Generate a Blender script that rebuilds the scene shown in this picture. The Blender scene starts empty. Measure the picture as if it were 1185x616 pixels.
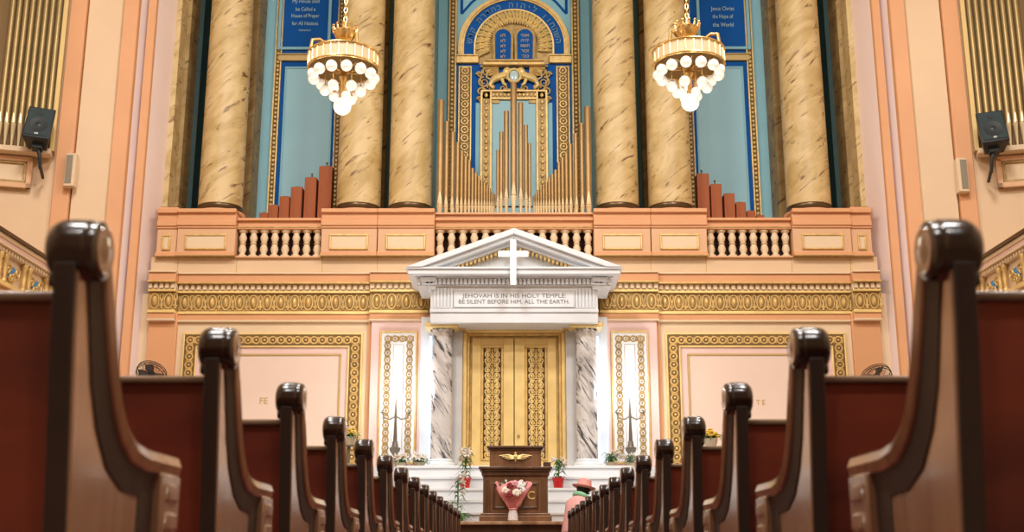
import bpy, math, random
from math import sin, cos, tan, atan, pi, radians, sqrt
from mathutils import Vector, Matrix, Euler
random.seed(7)
scene = bpy.context.scene
COL = scene.collection

# ------------------------------------------------------------------ camera
F = 1350.0; PITCH = radians(13.9); CAM_H = 0.42; CX = 595.0; CY = 308.0
def ang(py): return PITCH + atan((CY - py) / F)
def Z(py, Y): return CAM_H + Y * tan(ang(py))
def DEPTH(py, Y): return Y * cos(PITCH) + Y * tan(ang(py)) * sin(PITCH)
def XO(off, py, Y): return off * DEPTH(py, Y) / F
def at(px, py, Y): return Vector((XO(px - CX, py, Y), Y, Z(py, Y)))

cam_d = bpy.data.cameras.new('camera'); cam = bpy.data.objects.new('camera', cam_d); COL.objects.link(cam)
cam.location = (0, 0, CAM_H)
cam.rotation_euler = (pi / 2 + PITCH, 0, atan(2.5 / F))
cam_d.sensor_width = 36.0; cam_d.lens = F / 1185 * 36.0; cam_d.clip_end = 200
cam_d.dof.use_dof = True; cam_d.dof.focus_distance = 20.5; cam_d.dof.aperture_fstop = 5.0
scene.camera = cam

# ------------------------------------------------------------------ materials
def mat(name, col, rough=.6, metal=0.0, emit=None, estr=0, coat=0, vary=.0, vscale=3.0, bump=0, bscale=40.0, spec=None):
    m = bpy.data.materials.new(name); m.use_nodes = True
    nt = m.node_tree; b = nt.nodes['Principled BSDF']
    b.inputs['Roughness'].default_value = rough; b.inputs['Metallic'].default_value = metal
    b.inputs['Base Color'].default_value = (*col, 1)
    if coat: b.inputs['Coat Weight'].default_value = coat; b.inputs['Coat Roughness'].default_value = .12
    if spec is not None: b.inputs['Specular IOR Level'].default_value = spec
    if emit: b.inputs['Emission Color'].default_value = (*emit, 1); b.inputs['Emission Strength'].default_value = estr
    if vary or bump:
        tc = nt.nodes.new('ShaderNodeTexCoord')
    if vary:
        n = nt.nodes.new('ShaderNodeTexNoise'); n.inputs['Scale'].default_value = vscale; n.inputs['Detail'].default_value = 5
        nt.links.new(tc.outputs['Object'], n.inputs['Vector'])
        r = nt.nodes.new('ShaderNodeValToRGB')
        r.color_ramp.elements[0].position = .3; r.color_ramp.elements[1].position = .72
        r.color_ramp.elements[0].color = (*[c * (1 - vary) for c in col], 1)
        r.color_ramp.elements[1].color = (*[min(1, c * (1 + vary * .5)) for c in col], 1)
        nt.links.new(n.outputs['Fac'], r.inputs['Fac']); nt.links.new(r.outputs['Color'], b.inputs['Base Color'])
    if bump:
        n2 = nt.nodes.new('ShaderNodeTexNoise'); n2.inputs['Scale'].default_value = bscale; n2.inputs['Detail'].default_value = 4
        nt.links.new(tc.outputs['Object'], n2.inputs['Vector'])
        bp = nt.nodes.new('ShaderNodeBump'); bp.inputs['Strength'].default_value = bump; bp.inputs['Distance'].default_value = .02
        nt.links.new(n2.outputs['Fac'], bp.inputs['Height']); nt.links.new(bp.outputs['Normal'], b.inputs['Normal'])
    return m

def marble(name, base, mid, vein, scale=1.2, tilt=(0, .6, 0), rough=.25, stretch=(1, 1, .45), v0=.62, v1=.74):
    """veined stone: large soft clouds plus short diagonal dark veins"""
    m = bpy.data.materials.new(name); m.use_nodes = True
    nt = m.node_tree; N = nt.nodes; L = nt.links; b = N['Principled BSDF']
    b.inputs['Roughness'].default_value = rough
    tc = N.new('ShaderNodeTexCoord'); oi = N.new('ShaderNodeObjectInfo')
    ad = N.new('ShaderNodeVectorMath'); ad.operation = 'ADD'
    sc = N.new('ShaderNodeVectorMath'); sc.operation = 'SCALE'; sc.inputs[3].default_value = 30
    cmb = N.new('ShaderNodeCombineXYZ')
    for i in range(3): L.new(oi.outputs['Random'], cmb.inputs[i])
    L.new(cmb.outputs[0], sc.inputs[0])
    L.new(tc.outputs['Object'], ad.inputs[0]); L.new(sc.outputs[0], ad.inputs[1])
    rt = N.new('ShaderNodeVectorRotate'); rt.rotation_type = 'EULER_XYZ'; rt.inputs['Rotation'].default_value = tilt
    L.new(ad.outputs[0], rt.inputs['Vector'])
    mp = N.new('ShaderNodeMapping'); mp.inputs['Scale'].default_value = stretch
    L.new(rt.outputs[0], mp.inputs['Vector'])
    n1 = N.new('ShaderNodeTexNoise'); n1.inputs['Scale'].default_value = scale; n1.inputs['Detail'].default_value = 6; n1.inputs['Distortion'].default_value = 1.2
    L.new(mp.outputs[0], n1.inputs['Vector'])
    r1 = N.new('ShaderNodeValToRGB'); r1.color_ramp.elements[0].position = .38; r1.color_ramp.elements[1].position = .66
    r1.color_ramp.elements[0].color = (*base, 1); r1.color_ramp.elements[1].color = (*mid, 1)
    L.new(n1.outputs['Fac'], r1.inputs['Fac'])
    mp2 = N.new('ShaderNodeMapping')
    mp2.inputs['Scale'].default_value = (stretch[0] * .8, stretch[1], stretch[2] * 2.6); mp2.inputs['Location'].default_value = (3.1, 7.7, 1.3)
    L.new(rt.outputs[0], mp2.inputs['Vector'])
    n2 = N.new('ShaderNodeTexNoise'); n2.inputs['Scale'].default_value = scale * 1.9; n2.inputs['Detail'].default_value = 7
    n2.inputs['Roughness'].default_value = .6; n2.inputs['Distortion'].default_value = .7
    L.new(mp2.outputs[0], n2.inputs['Vector'])
    r2 = N.new('ShaderNodeValToRGB'); r2.color_ramp.elements[0].position = v0; r2.color_ramp.elements[1].position = v1
    r2.color_ramp.elements[0].color = (0, 0, 0, 1); r2.color_ramp.elements[1].color = (1, 1, 1, 1)
    L.new(n2.outputs['Fac'], r2.inputs['Fac'])
    mx = N.new('ShaderNodeMix'); mx.data_type = 'RGBA'
    L.new(r2.outputs['Color'], mx.inputs[0]); L.new(r1.outputs['Color'], mx.inputs[6]); mx.inputs[7].default_value = (*vein, 1)
    L.new(mx.outputs[2], b.inputs['Base Color'])
    return m

def wood(name, c0, c1, rough=.35, coat=.0, scale=6, stretch=(1, 1, .08)):
    m = bpy.data.materials.new(name); m.use_nodes = True
    nt = m.node_tree; N = nt.nodes; L = nt.links; b = N['Principled BSDF']
    b.inputs['Roughness'].default_value = rough
    if coat: b.inputs['Coat Weight'].default_value = coat; b.inputs['Coat Roughness'].default_value = .1
    tc = N.new('ShaderNodeTexCoord'); mp = N.new('ShaderNodeMapping'); mp.inputs['Scale'].default_value = stretch
    L.new(tc.outputs['Object'], mp.inputs[0])
    n = N.new('ShaderNodeTexNoise'); n.inputs['Scale'].default_value = scale; n.inputs['Detail'].default_value = 8; n.inputs['Distortion'].default_value = .8
    L.new(mp.outputs[0], n.inputs['Vector'])
    r = N.new('ShaderNodeValToRGB'); r.color_ramp.elements[0].position = .3; r.color_ramp.elements[1].position = .7
    r.color_ramp.elements[0].color = (*c0, 1); r.color_ramp.elements[1].color = (*c1, 1)
    L.new(n.outputs['Fac'], r.inputs['Fac']); L.new(r.outputs['Color'], b.inputs['Base Color'])
    return m

M = {}
M['cream'] = mat('cream_paint', (.75, .53, .32), .6, vary=.06, vscale=.8)
M['cream_lt'] = mat('light_cream_paint', (.80, .61, .39), .6, vary=.05, vscale=1)
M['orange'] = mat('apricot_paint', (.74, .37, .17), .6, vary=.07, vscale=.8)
M['peach'] = mat('peach_paint', (.74, .44, .24), .6, vary=.06, vscale=.8)
M['pink'] = mat('pale_pink_paint', (.86, .69, .62), .55, vary=.04, vscale=.7)
M['lilac'] = mat('pale_lilac_paint', (.85, .70, .67), .55, vary=.04, vscale=.7)
M['rose'] = mat('rose_paint', (.82, .58, .52), .6, vary=.05)
M['panel'] = mat('pinkish_cream_panel', (.82, .62, .50), .55, vary=.04, vscale=1)
M['gold'] = mat('gilding', (.74, .50, .18), .42, metal=.4, vary=.25, vscale=9, bump=.1, bscale=60)
M['gold_dk'] = mat('aged_gilding', (.47, .31, .11), .5, metal=.3, vary=.35, vscale=8)
M['gold_lt'] = mat('bright_gold_leaf', (.92, .68, .27), .38, metal=.3, vary=.15, vscale=3, bump=.08, bscale=30)
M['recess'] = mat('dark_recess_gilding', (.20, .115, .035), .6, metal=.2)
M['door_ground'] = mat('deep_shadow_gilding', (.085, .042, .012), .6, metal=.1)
M['disc'] = wood('polished_walnut_disc', (.16, .085, .045), (.32, .19, .11), .12, 1.0, 7)
M['goldline'] = mat('dull_gold_paint', (.55, .38, .14), .5, metal=.3)
M['pipe'] = mat('gilded_pipe_metal', (.36, .22, .08), .42, metal=.5, vary=.12, vscale=4)
M['pipe_lip'] = mat('bright_pipe_lip', (.85, .70, .42), .35, metal=.25)
M['pipe_side'] = mat('pale_gilded_pipe_metal', (.40, .29, .12), .42, metal=.5, vary=.15, vscale=4)
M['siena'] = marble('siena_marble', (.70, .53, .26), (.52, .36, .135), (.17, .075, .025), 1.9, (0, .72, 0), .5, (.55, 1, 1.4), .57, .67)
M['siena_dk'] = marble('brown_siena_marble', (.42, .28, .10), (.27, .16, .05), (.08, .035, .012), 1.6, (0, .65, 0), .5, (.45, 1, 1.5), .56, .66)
M['bronze'] = mat('dark_bronze', (.12, .07, .03), .35, metal=.7)
M['teal'] = mat('pale_teal_paint', (.25, .50, .57), .6, vary=.07, vscale=.9)
M['teal_lt'] = mat('light_teal_panel', (.33, .57, .63), .6, vary=.05, vscale=.9)
M['blue'] = mat('royal_blue_paint', (.006, .095, .36), .75, vary=.15, vscale=2, spec=.15)
M['green'] = mat('dark_green_paint', (.018, .06, .055), .55, vary=.2)
M['tealstrip'] = mat('muted_teal_paint', (.13, .32, .37), .6)
M['script'] = mat('pale_gold_lettering', (.42, .58, .50), .5)
M['hebrew'] = mat('soft_gold_lettering', (.16, .26, .28), .5)
M['white'] = mat('white_marble', (.84, .88, .92), .35, vary=.06, vscale=2)
M['white2'] = mat('white_marble_field', (.82, .83, .84), .4, vary=.06, vscale=2)
M['letters'] = mat('grey_incised_lettering', (.20, .19, .18), .7)
M['greymarble'] = marble('grey_veined_marble', (.76, .74, .72), (.42, .39, .38), (.06, .065, .085), 3.0, (0, -1.0, 0), .3, (.5, 1, 1.3), .52, .62)
M['greystone'] = mat('pale_grey_stone', (.62, .61, .60), .4, vary=.1)
M['pewdark'] = wood('dark_varnished_walnut', (.016, .007, .004), (.042, .018, .009), .22, .6, 7)
M['pewend'] = wood('varnished_walnut_painted_sheen', (.24, .125, .065), (.50, .30, .17), .24, .8, 7)  # tan grazing reflection on dark walnut, painted into the base colour
M['pewback'] = wood('red_mahogany_back', (.075, .013, .010), (.27, .048, .020), .45, .15, 3.2, (.3, 1, 1))
M['pewtop'] = wood('top_rail_painted_sheen', (.12, .07, .04), (.26, .17, .10), .22, .8, 7, (.1, 1, 1))  # lighter than the backs: reflected light painted into the rail colour
M['lectern'] = wood('brown_oak', (.13, .056, .022), (.25, .115, .048), .4, .2, 8)
M['lectern_dk'] = wood('dark_oak_moulding', (.07, .03, .013), (.14, .064, .03), .35, .3, 8)
M['redwood'] = wood('red_brown_pipe_wood', (.27, .060, .012), (.42, .115, .030), .7, 0, 5)
M['black'] = mat('black_plastic', (.012, .017, .018), .45)
M['grille'] = mat('dark_speaker_grille', (.018, .038, .042), .65, bump=.4, bscale=180)
M['greygrille'] = mat('grey_speaker_grille', (.30, .25, .18), .7, bump=.4, bscale=120)
M['chrome'] = mat('pale_metal', (.6, .6, .58), .3, metal=.8)
M['globe'] = mat('glowing_opal_glass', (1, .97, .9), .3, emit=(1, .95, .88), estr=.34)
M['globe_big'] = mat('opal_glass_bottom_globe', (1, .97, .9), .3, emit=(1, .95, .87), estr=.34)
M['ringglass'] = mat('cream_ring_glass', (.80, .62, .36), .4, emit=(1, .72, .36), estr=.05)
M['brass'] = mat('polished_brass', (.86, .58, .22), .28, metal=.8, vary=.2, vscale=12)
M['flame'] = mat('glowing_candle_bulb', (1, .97, .92), .3, emit=(1, .97, .93), estr=4)
M['led'] = mat('cold_white_light_tube', (.95, .98, 1), .3, emit=(.40, .70, 1), estr=3.4)
M['neon'] = mat('glowing_white_cross', (1, .97, .93), .3, emit=(1, .95, .88), estr=1.6)
M['stand'] = mat('antique_bronze_stand', (.20, .17, .13), .4, metal=.6)
M['leaf'] = mat('green_leaf', (.04, .15, .035), .5, vary=.3, vscale=9)
M['leaf_lt'] = mat('fresh_green_leaf', (.09, .27, .07), .5, vary=.3, vscale=9)
M['petal'] = mat('white_petal', (.90, .88, .84), .5)
M['pollen'] = mat('orange_pollen', (.75, .40, .06), .6)
M['yellow'] = mat('yellow_petal', (.80, .55, .05), .55)
M['redpot'] = mat('red_foil', (.60, .015, .02), .35, vary=.2, vscale=14)
M['pot'] = mat('pale_basket', (.6, .5, .36), .7)
M['pinkwrap'] = mat('pink_wrapping_paper', (.80, .30, .31), .4, vary=.25, vscale=9)
M['whitewrap'] = mat('white_crinkled_wrap', (.80, .72, .70), .4, vary=.25, vscale=30)
M['rosered'] = mat('dark_red_rose', (.25, .012, .02), .55)
M['rosewhite'] = mat('cream_rose', (.86, .76, .62), .55)
M['rosepink'] = mat('pink_carnation', (.78, .36, .40), .55)
M['coat'] = mat('salmon_pink_coat', (.78, .40, .38), .75, vary=.12, vscale=12)
M['hat'] = mat('pink_felt_hat', (.84, .40, .36), .7)
M['hatband'] = mat('red_hat_band', (.55, .10, .09), .6)
M['scarf'] = mat('mint_green_scarf', (.30, .66, .40), .7, vary=.2, vscale=20)
M['skin'] = mat('brown_skin', (.13, .062, .035), .5)
M['hair'] = mat('black_hair', (.012, .009, .008), .6)
M['eye'] = mat('eye_white', (.8, .78, .74), .3)
M['skirt'] = mat('dark_skirt', (.05, .03, .04), .8)
M['carpet'] = mat('red_carpet', (.13, .018, .018), .9, bump=.3, bscale=200)
M['floor'] = wood('floor_boards', (.10, .05, .025), (.19, .10, .05), .45, 0, 5, (1, .1, 1))
M['ceiling'] = mat('warm_white_ceiling', (.82, .76, .68), .7)
M['rearwall'] = mat('tan_rear_wall', (.45, .33, .22), .7)
M['pewpost_shade'] = wood('dark_walnut_painted_shade', (.022, .011, .007), (.05, .025, .014), .55, 0, 7)  # dark walnut post; also paints the shade in hollows of the ends
M['darkvoid'] = mat('dark_loft_interior', (.055, .014, .008), .7)
M['skyblue'] = mat('bright_blue_panel', (.02, .28, .62), .5)
M['mirror'] = mat('pale_mirror_glass', (.50, .66, .68), .15)
M['fanblade'] = mat('dark_translucent_brown', (.055, .032, .025), .4)

# ------------------------------------------------------------------ geometry kit
class MB:
    def __init__(s): s.v = []; s.f = []
    def add(s, vs, fs):
        n = len(s.v); s.v.extend([tuple(v) for v in vs]); s.f.extend([tuple(i + n for i in f) for f in fs]); return s
    def box(s, x0, x1, y0, y1, z0, z1):
        if x0 > x1: x0, x1 = x1, x0
        if y0 > y1: y0, y1 = y1, y0
        if z0 > z1: z0, z1 = z1, z0
        return s.add([(x0, y0, z0), (x1, y0, z0), (x1, y1, z0), (x0, y1, z0), (x0, y0, z1), (x1, y0, z1), (x1, y1, z1), (x0, y1, z1)],
                     [(3, 2, 1, 0), (4, 5, 6, 7), (0, 1, 5, 4), (1, 2, 6, 5), (2, 3, 7, 6), (3, 0, 4, 7)])
    def prism(s, pts, a, b, axis='x'):
        """extrude a closed 2D outline from a to b. axis x: pts=(y,z); y: pts=(x,z); z: pts=(x,y)"""
        def mk(p, t):
            return {'x': (t, p[0], p[1]), 'y': (p[0], t, p[1]), 'z': (p[0], p[1], t)}[axis]
        area = sum(pts[i][0] * pts[(i + 1) % len(pts)][1] - pts[(i + 1) % len(pts)][0] * pts[i][1] for i in range(len(pts)))
        if (area < 0): pts = list(reversed(pts))
        if a > b: a, b = b, a
        n = len(pts); vs = [mk(p, a) for p in pts] + [mk(p, b) for p in pts]
        fs = [tuple(range(n - 1, -1, -1)), tuple(range(n, 2 * n))] + [(i, (i + 1) % n, (i + 1) % n + n, i + n) for i in range(n)]
        if axis == 'y': fs = [tuple(reversed(f)) for f in fs]
        return s.add(vs, fs)
    def lathe(s, prof, c=(0, 0, 0), seg=24, axis='z', a0=0, a1=2 * pi):
        full = abs(a1 - a0 - 2 * pi) < 1e-6
        n = seg if full else seg + 1
        vs = []; fs = []
        for r, h in prof:
            for i in range(n):
                t = a0 + (a1 - a0) * i / seg
                if axis == 'z': vs.append((c[0] + r * cos(t), c[1] + r * sin(t), c[2] + h))
                elif axis == 'x': vs.append((c[0] + h, c[1] + r * cos(t), c[2] + r * sin(t)))
                else: vs.append((c[0] + r * sin(t), c[1] + h, c[2] + r * cos(t)))
        for j in range(len(prof) - 1):
            for i in range(seg):
                k = (i + 1) % n
                fs.append((j * n + i, j * n + k, (j + 1) * n + k, (j + 1) * n + i))
        if full:
            if prof[0][0] > 1e-6: fs.append(tuple(range(n - 1, -1, -1)))
            if prof[-1][0] > 1e-6: fs.append(tuple((len(prof) - 1) * n + i for i in range(n)))
        return s.add(vs, fs)
    def ball(s, c, r, seg=14, rings=9, sx=1, sy=1, sz=1):
        vs = [(c[0], c[1], c[2] - r * sz)]; fs = []
        for j in range(1, rings):
            p = -pi / 2 + pi * j / rings
            for i in range(seg):
                t = 2 * pi * i / seg
                vs.append((c[0] + r * sx * cos(p) * cos(t), c[1] + r * sy * cos(p) * sin(t), c[2] + r * sz * sin(p)))
        vs.append((c[0], c[1], c[2] + r * sz)); top = len(vs) - 1
        for i in range(seg):
            fs.append((0, 1 + (i + 1) % seg, 1 + i))
            b = 1 + (rings - 2) * seg
            fs.append((b + i, b + (i + 1) % seg, top))
        for j in range(rings - 2):
            a = 1 + j * seg
            for i in range(seg): fs.append((a + i, a + (i + 1) % seg, a + seg + (i + 1) % seg, a + seg + i))
        return s.add(vs, fs)
    def tube(s, pts, r, seg=8, closed=False, flat=1.0):
        pts = [Vector(p) for p in pts]; n = len(pts)
        rr = r if hasattr(r, '__len__') else [r] * n
        vs = []; fs = []; prev = None
        for i, p in enumerate(pts):
            a = pts[(i - 1) % n] if (closed or i > 0) else p
            b = pts[(i + 1) % n] if (closed or i < n - 1) else p
            t = (b - a).normalized() if (b - a).length > 1e-9 else Vector((0, 0, 1))
            if prev is None:
                up = Vector((0, 1, 0)) if abs(t.y) < .9 else Vector((1, 0, 0))
            else: up = prev
            u = (up - t * up.dot(t))
            u = u.normalized() if u.length > 1e-6 else t.orthogonal().normalized()
            w = t.cross(u); prev = u
            for k in range(seg):
                th = 2 * pi * k / seg
                vs.append(p + u * (rr[i] * cos(th) * flat) + w * (rr[i] * sin(th)))
        m = n if closed else n - 1
        for i in range(m):
            for k in range(seg):
                k2 = (k + 1) % seg; j = (i + 1) % n
                fs.append((i * seg + k, i * seg + k2, j * seg + k2, j * seg + k))
        if not closed:
            fs.append(tuple(range(seg - 1, -1, -1))); fs.append(tuple((n - 1) * seg + k for k in range(seg)))
        return s.add(vs, fs)
    def ribbon(s, pts, widths, side, thick=.002):
        """thin curved leaf: centre line pts, half-widths, side direction"""
        pts = [Vector(p) for p in pts]; side = Vector(side).normalized(); vs = []; fs = []
        n = len(pts)
        for i, p in enumerate(pts):
            t = (pts[min(i + 1, n - 1)] - pts[max(i - 1, 0)]).normalized()
            nn = side.cross(t); nn = nn.normalized() if nn.length > 1e-6 else Vector((0, 0, 1))
            w = widths[i]
            vs += [p - side * w + nn * w * .3, p - nn * thick, p + side * w + nn * w * .3, p + nn * thick]
        for i in range(n - 1):
            a = i * 4; b = a + 4
            for k in range(4): fs.append((a + k, a + (k + 1) % 4, b + (k + 1) % 4, b + k))
        fs.append((3, 2, 1, 0)); fs.append((n * 4 - 4, n * 4 - 3, n * 4 - 2, n * 4 - 1))
        return s.add(vs, fs)
    def xf(s, m, start=0):
        for i in range(start, len(s.v)): s.v[i] = tuple(m @ Vector(s.v[i]))
        return s
    def build(s, name, material, parent=None, local=False, smooth=True, bevel=0, ang=35, segs=2):
        me = bpy.data.meshes.new(name)
        off = Vector((0, 0, 0))
        if parent is not None and not local:
            p = parent
            while p is not None: off += p.location; p = p.parent
        me.from_pydata([tuple(Vector(v) - off) for v in s.v], [], s.f); me.update()
        if smooth:
            for p in me.polygons: p.use_smooth = True
            me.set_sharp_from_angle(angle=radians(ang))
        me.materials.append(material)
        o = bpy.data.objects.new(name, me); COL.objects.link(o)
        if parent is not None: o.parent = parent
        if bevel:
            b = o.modifiers.new('bevel', 'BEVEL'); b.width = bevel; b.segments = segs; b.limit_method = 'ANGLE'; b.angle_limit = radians(40)
        return o

def tag(o, label, cat, group=None, kind=None):
    o['label'] = label; o['category'] = cat
    if group: o['group'] = group
    if kind: o['kind'] = kind
    return o
def thing(name, loc, label, cat, group=None, rot=(0, 0, 0)):
    o = bpy.data.objects.new(name, None); COL.objects.link(o); o.location = loc; o.rotation_euler = rot
    o.empty_display_size = .1
    return tag(o, label, cat, group)
def struct(o):
    o['kind'] = 'structure'; return o
def dup(root, loc, label, group=None, rot=None):
    def cp(o, par):
        c = o.copy(); COL.objects.link(c)
        if par is not None: c.parent = par
        for ch in list(o.children): cp(ch, c)
        return c
    r = cp(root, None); r.location = loc; r['label'] = label
    if rot is not None: r.rotation_euler = rot
    if group: r['group'] = group
    return r

def text_mesh(body, size, depth=.004, align='CENTER', spacing=1.0, shear=0, bold=0):
    cu = bpy.data.curves.new('t', 'FONT'); cu.body = body; cu.size = size; cu.extrude = depth; cu.align_x = align
    cu.space_character = spacing; cu.shear = shear; cu.offset = bold; cu.resolution_u = 3
    o = bpy.data.objects.new('t', cu); COL.objects.link(o)
    bpy.context.view_layer.update()
    me = bpy.data.meshes.new_from_object(o.evaluated_get(bpy.context.evaluated_depsgraph_get()))
    vs = [Vector(v.co) for v in me.vertices]; fs = [tuple(p.vertices) for p in me.polygons]
    bpy.data.objects.remove(o); bpy.data.curves.remove(cu); bpy.data.meshes.remove(me)
    return vs, fs
def put_text(mb, body, size, x, y, z, fit=None, **kw):
    """text facing the nave (-Y); x,z is the middle of the line"""
    vs, fs = text_mesh(body, size, **kw)
    if not vs: return mb
    x0 = min(v.x for v in vs); x1 = max(v.x for v in vs); y0 = min(v.y for v in vs); y1 = max(v.y for v in vs)
    k = (fit / (x1 - x0)) if fit else 1
    mb.add([(x + (v.x - (x0 + x1) / 2) * k, y - v.z, z + (v.y - (y0 + y1) / 2)) for v in vs], fs)
    return mb

def frame_bars(mb, x0, x1, z0, z1, w, y0, y1, bottom=True):
    mb.box(x0, x1, y0, y1, z1 - w, z1)
    mb.box(x0, x0 + w, y0, y1, z0, z1 - w); mb.box(x1 - w, x1, y0, y1, z0, z1 - w)
    if bottom: mb.box(x0 + w, x1 - w, y0, y1, z0, z0 + w)
    return mb

def spiral(cx, cz, r, turns, start, sgn, n=22):
    return [(cx + r * (1 - .85 * i / n) * cos(start + sgn * turns * 2 * pi * i / n), cz + r * (1 - .85 * i / n) * sin(start + sgn * turns * 2 * pi * i / n)) for i in range(n + 1)]

ORD = ['nearest', 'second', 'third', 'fourth', 'fifth', 'sixth', 'seventh', 'eighth', 'ninth', 'tenth', 'eleventh', 'twelfth', 'thirteenth', 'fourteenth', 'fifteenth', 'sixteenth']
ORDN = ['first'] + ORD[1:]

# ------------------------------------------------------------------ depths of the setting
YW = 21.6       # lower front wall
YB = 24.0       # blue recess wall
YC = 22.35      # centre of the big columns
STAGE = 1.86; PLAT = .85
TOP = 14.0

# ------------------------------------------------------------------ floor, stage, steps
struct(MB().box(-10.7, 10.7, -12, 26, -.2, 0).build('floor', M['floor']))
struct(MB().box(-10.7, 10.7, -12, 25, TOP, TOP + .3).build('ceiling', M['ceiling']))
struct(MB().box(-10.7, 10.7, -12.3, -12, 0, TOP).build('wall_back', M['rearwall']))
struct(MB().box(-.62, .62, -3, 15.8, 0, .012).build('floor_aisle_carpet', M['carpet']))
pf = struct(MB().box(-7, 7, 15.95, 18.3, 0, PLAT - .05).build('floor_pulpit_platform', M['lectern_dk']))
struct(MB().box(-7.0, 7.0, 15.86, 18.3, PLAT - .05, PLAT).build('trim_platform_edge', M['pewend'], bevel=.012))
struct(MB().box(-7.2, 7.2, 19.95, 22, 0, STAGE).build('floor_stage', M['white']))
NST = 5
for i in range(NST):
    z1 = PLAT + (STAGE - PLAT) * (i + 1) / (NST + 0.0)
    y0 = 18.25 + .36 * i
    o = MB().box(-1.95, 1.95, y0 + .03, 20.0, 0, z1 - .045).box(-1.97, 1.97, y0, 20.0, z1 - .045, z1).build('step', M['white'], bevel=.01)
    struct(o); o.name = 'floor_marble_step'

# ------------------------------------------------------------------ side walls / splayed reveals (left and right)
def wall_y(X): return 20.45 - .28 * (abs(X) - 8.46)
STRIPS = [  # inner off, outer off at row 100, Y inner, Y outer, material
    (391, 421, 22.1, 21.35, 'pink'), (421, 431, 21.30, 21.22, 'orange'), (431, 442, 21.3, 21.05, 'lilac'),
    (442, 461, 20.98, 20.86, 'orange'), (461, 501, 20.78, 20.55, 'cream'), (501, 503.5, 20.62, 20.58, 'cream_lt'), (503.5, 523, 20.50, 20.44, 'orange')]
n = 0
for sg, side in ((-1, 'left'), (1, 'right')):
    for a, b, ya, yb, mm in STRIPS:
        xa = sg * XO(a, 100, ya); xb = sg * XO(b, 100, yb)
        n += 1
        struct(MB().prism([(xa, ya), (xb, yb), (xb, yb + 1.2), (xa, ya + 1.2)], 0, TOP, 'z').build('trim_%d' % n, M[mm], bevel=.02))
    xa = sg * XO(523, 100, 20.44)
    xe = sg * 10.6
    struct(MB().prism([(xa, 20.52), (xe, wall_y(xe) + .08), (xe, 21.6), (xa, 21.6)], 0, TOP, 'z').build('wall_' + side, M['cream']))
    struct(MB().box(sg * 10.4, sg * 10.7, -12, 21, 0, TOP).build('wall_%s_aisle' % side, M['cream']))

# ------------------------------------------------------------------ lower front wall
XC = XO(417, 420, YW)
def fz(py): return Z(py, YW)
struct(MB().box(-7.3, 7.3, YW, YW + .5, 0, Z(340, YW)).build('wall_front', M['cream_lt']))
for sg in (-1, 1):
    # orange corner pilaster and the rose pilaster field beside the ark
    x0, x1 = XO(392, 420, YW), XO(425, 420, YW)
    struct(MB().box(sg * x0, sg * x1, YW - .10, YW + .1, STAGE, fz(364)).build('trim_corner_pilaster', M['orange'], bevel=.01))
    x0, x1 = XO(92, 440, YW), XO(166, 440, YW)
    struct(MB().box(sg * x0, sg * x1, YW - .14, YW + .1, STAGE, fz(366)).build('trim_ark_pilaster', M['rose'], bevel=.01))
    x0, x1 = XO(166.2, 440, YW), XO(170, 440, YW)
    struct(MB().box(sg * x0, sg * x1, YW - .06, YW + .1, STAGE, fz(366)).build('trim_painted_shade_edge', M['orange'], bevel=.005))  # apricot strip paints the shade edge where the pilaster steps out

# bordered wall panels
def key_border(mb, x0, x1, z0, z1, w, y, bottom=False, pitch=None):
    """raised ring-and-lozenge relief running round a border of width w"""
    p = pitch or w * .74
    def unit(x, z, vert, flip):
        r = w * .31
        pts = [(x + r * cos(t), y - .004, z + r * sin(t)) for t in [2 * pi * k / 10 for k in range(10)]]
        mb.tube(pts, w * .09, 5, closed=True)
        mb.ball((x, y - .004, z), w * .13, 6, 4)
        d = w * .37
        e = (0, d) if vert else (d, 0)
        mb.tube([(x + e[0] - (w * .3 if vert else 0), y - .002, z + e[1] - (0 if vert else w * .3)), (x + e[0] + (w * .3 if vert else 0), y - .002, z + e[1] + (0 if vert else w * .3))], w * .07, 4)
    nx = max(1, round((x1 - x0 - w) / p))
    for i in range(nx + 1): unit(x0 + w / 2 + (x1 - x0 - w) * i / nx, z1 - w / 2, False, 0)
    nz = max(1, round((z1 - z0 - w) / p))
    for i in range(1, nz + 1):
        for xx in (x0 + w / 2, x1 - w / 2): unit(xx, z1 - w / 2 - (z1 - z0 - w) * i / nz, True, 0)
    return mb

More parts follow.
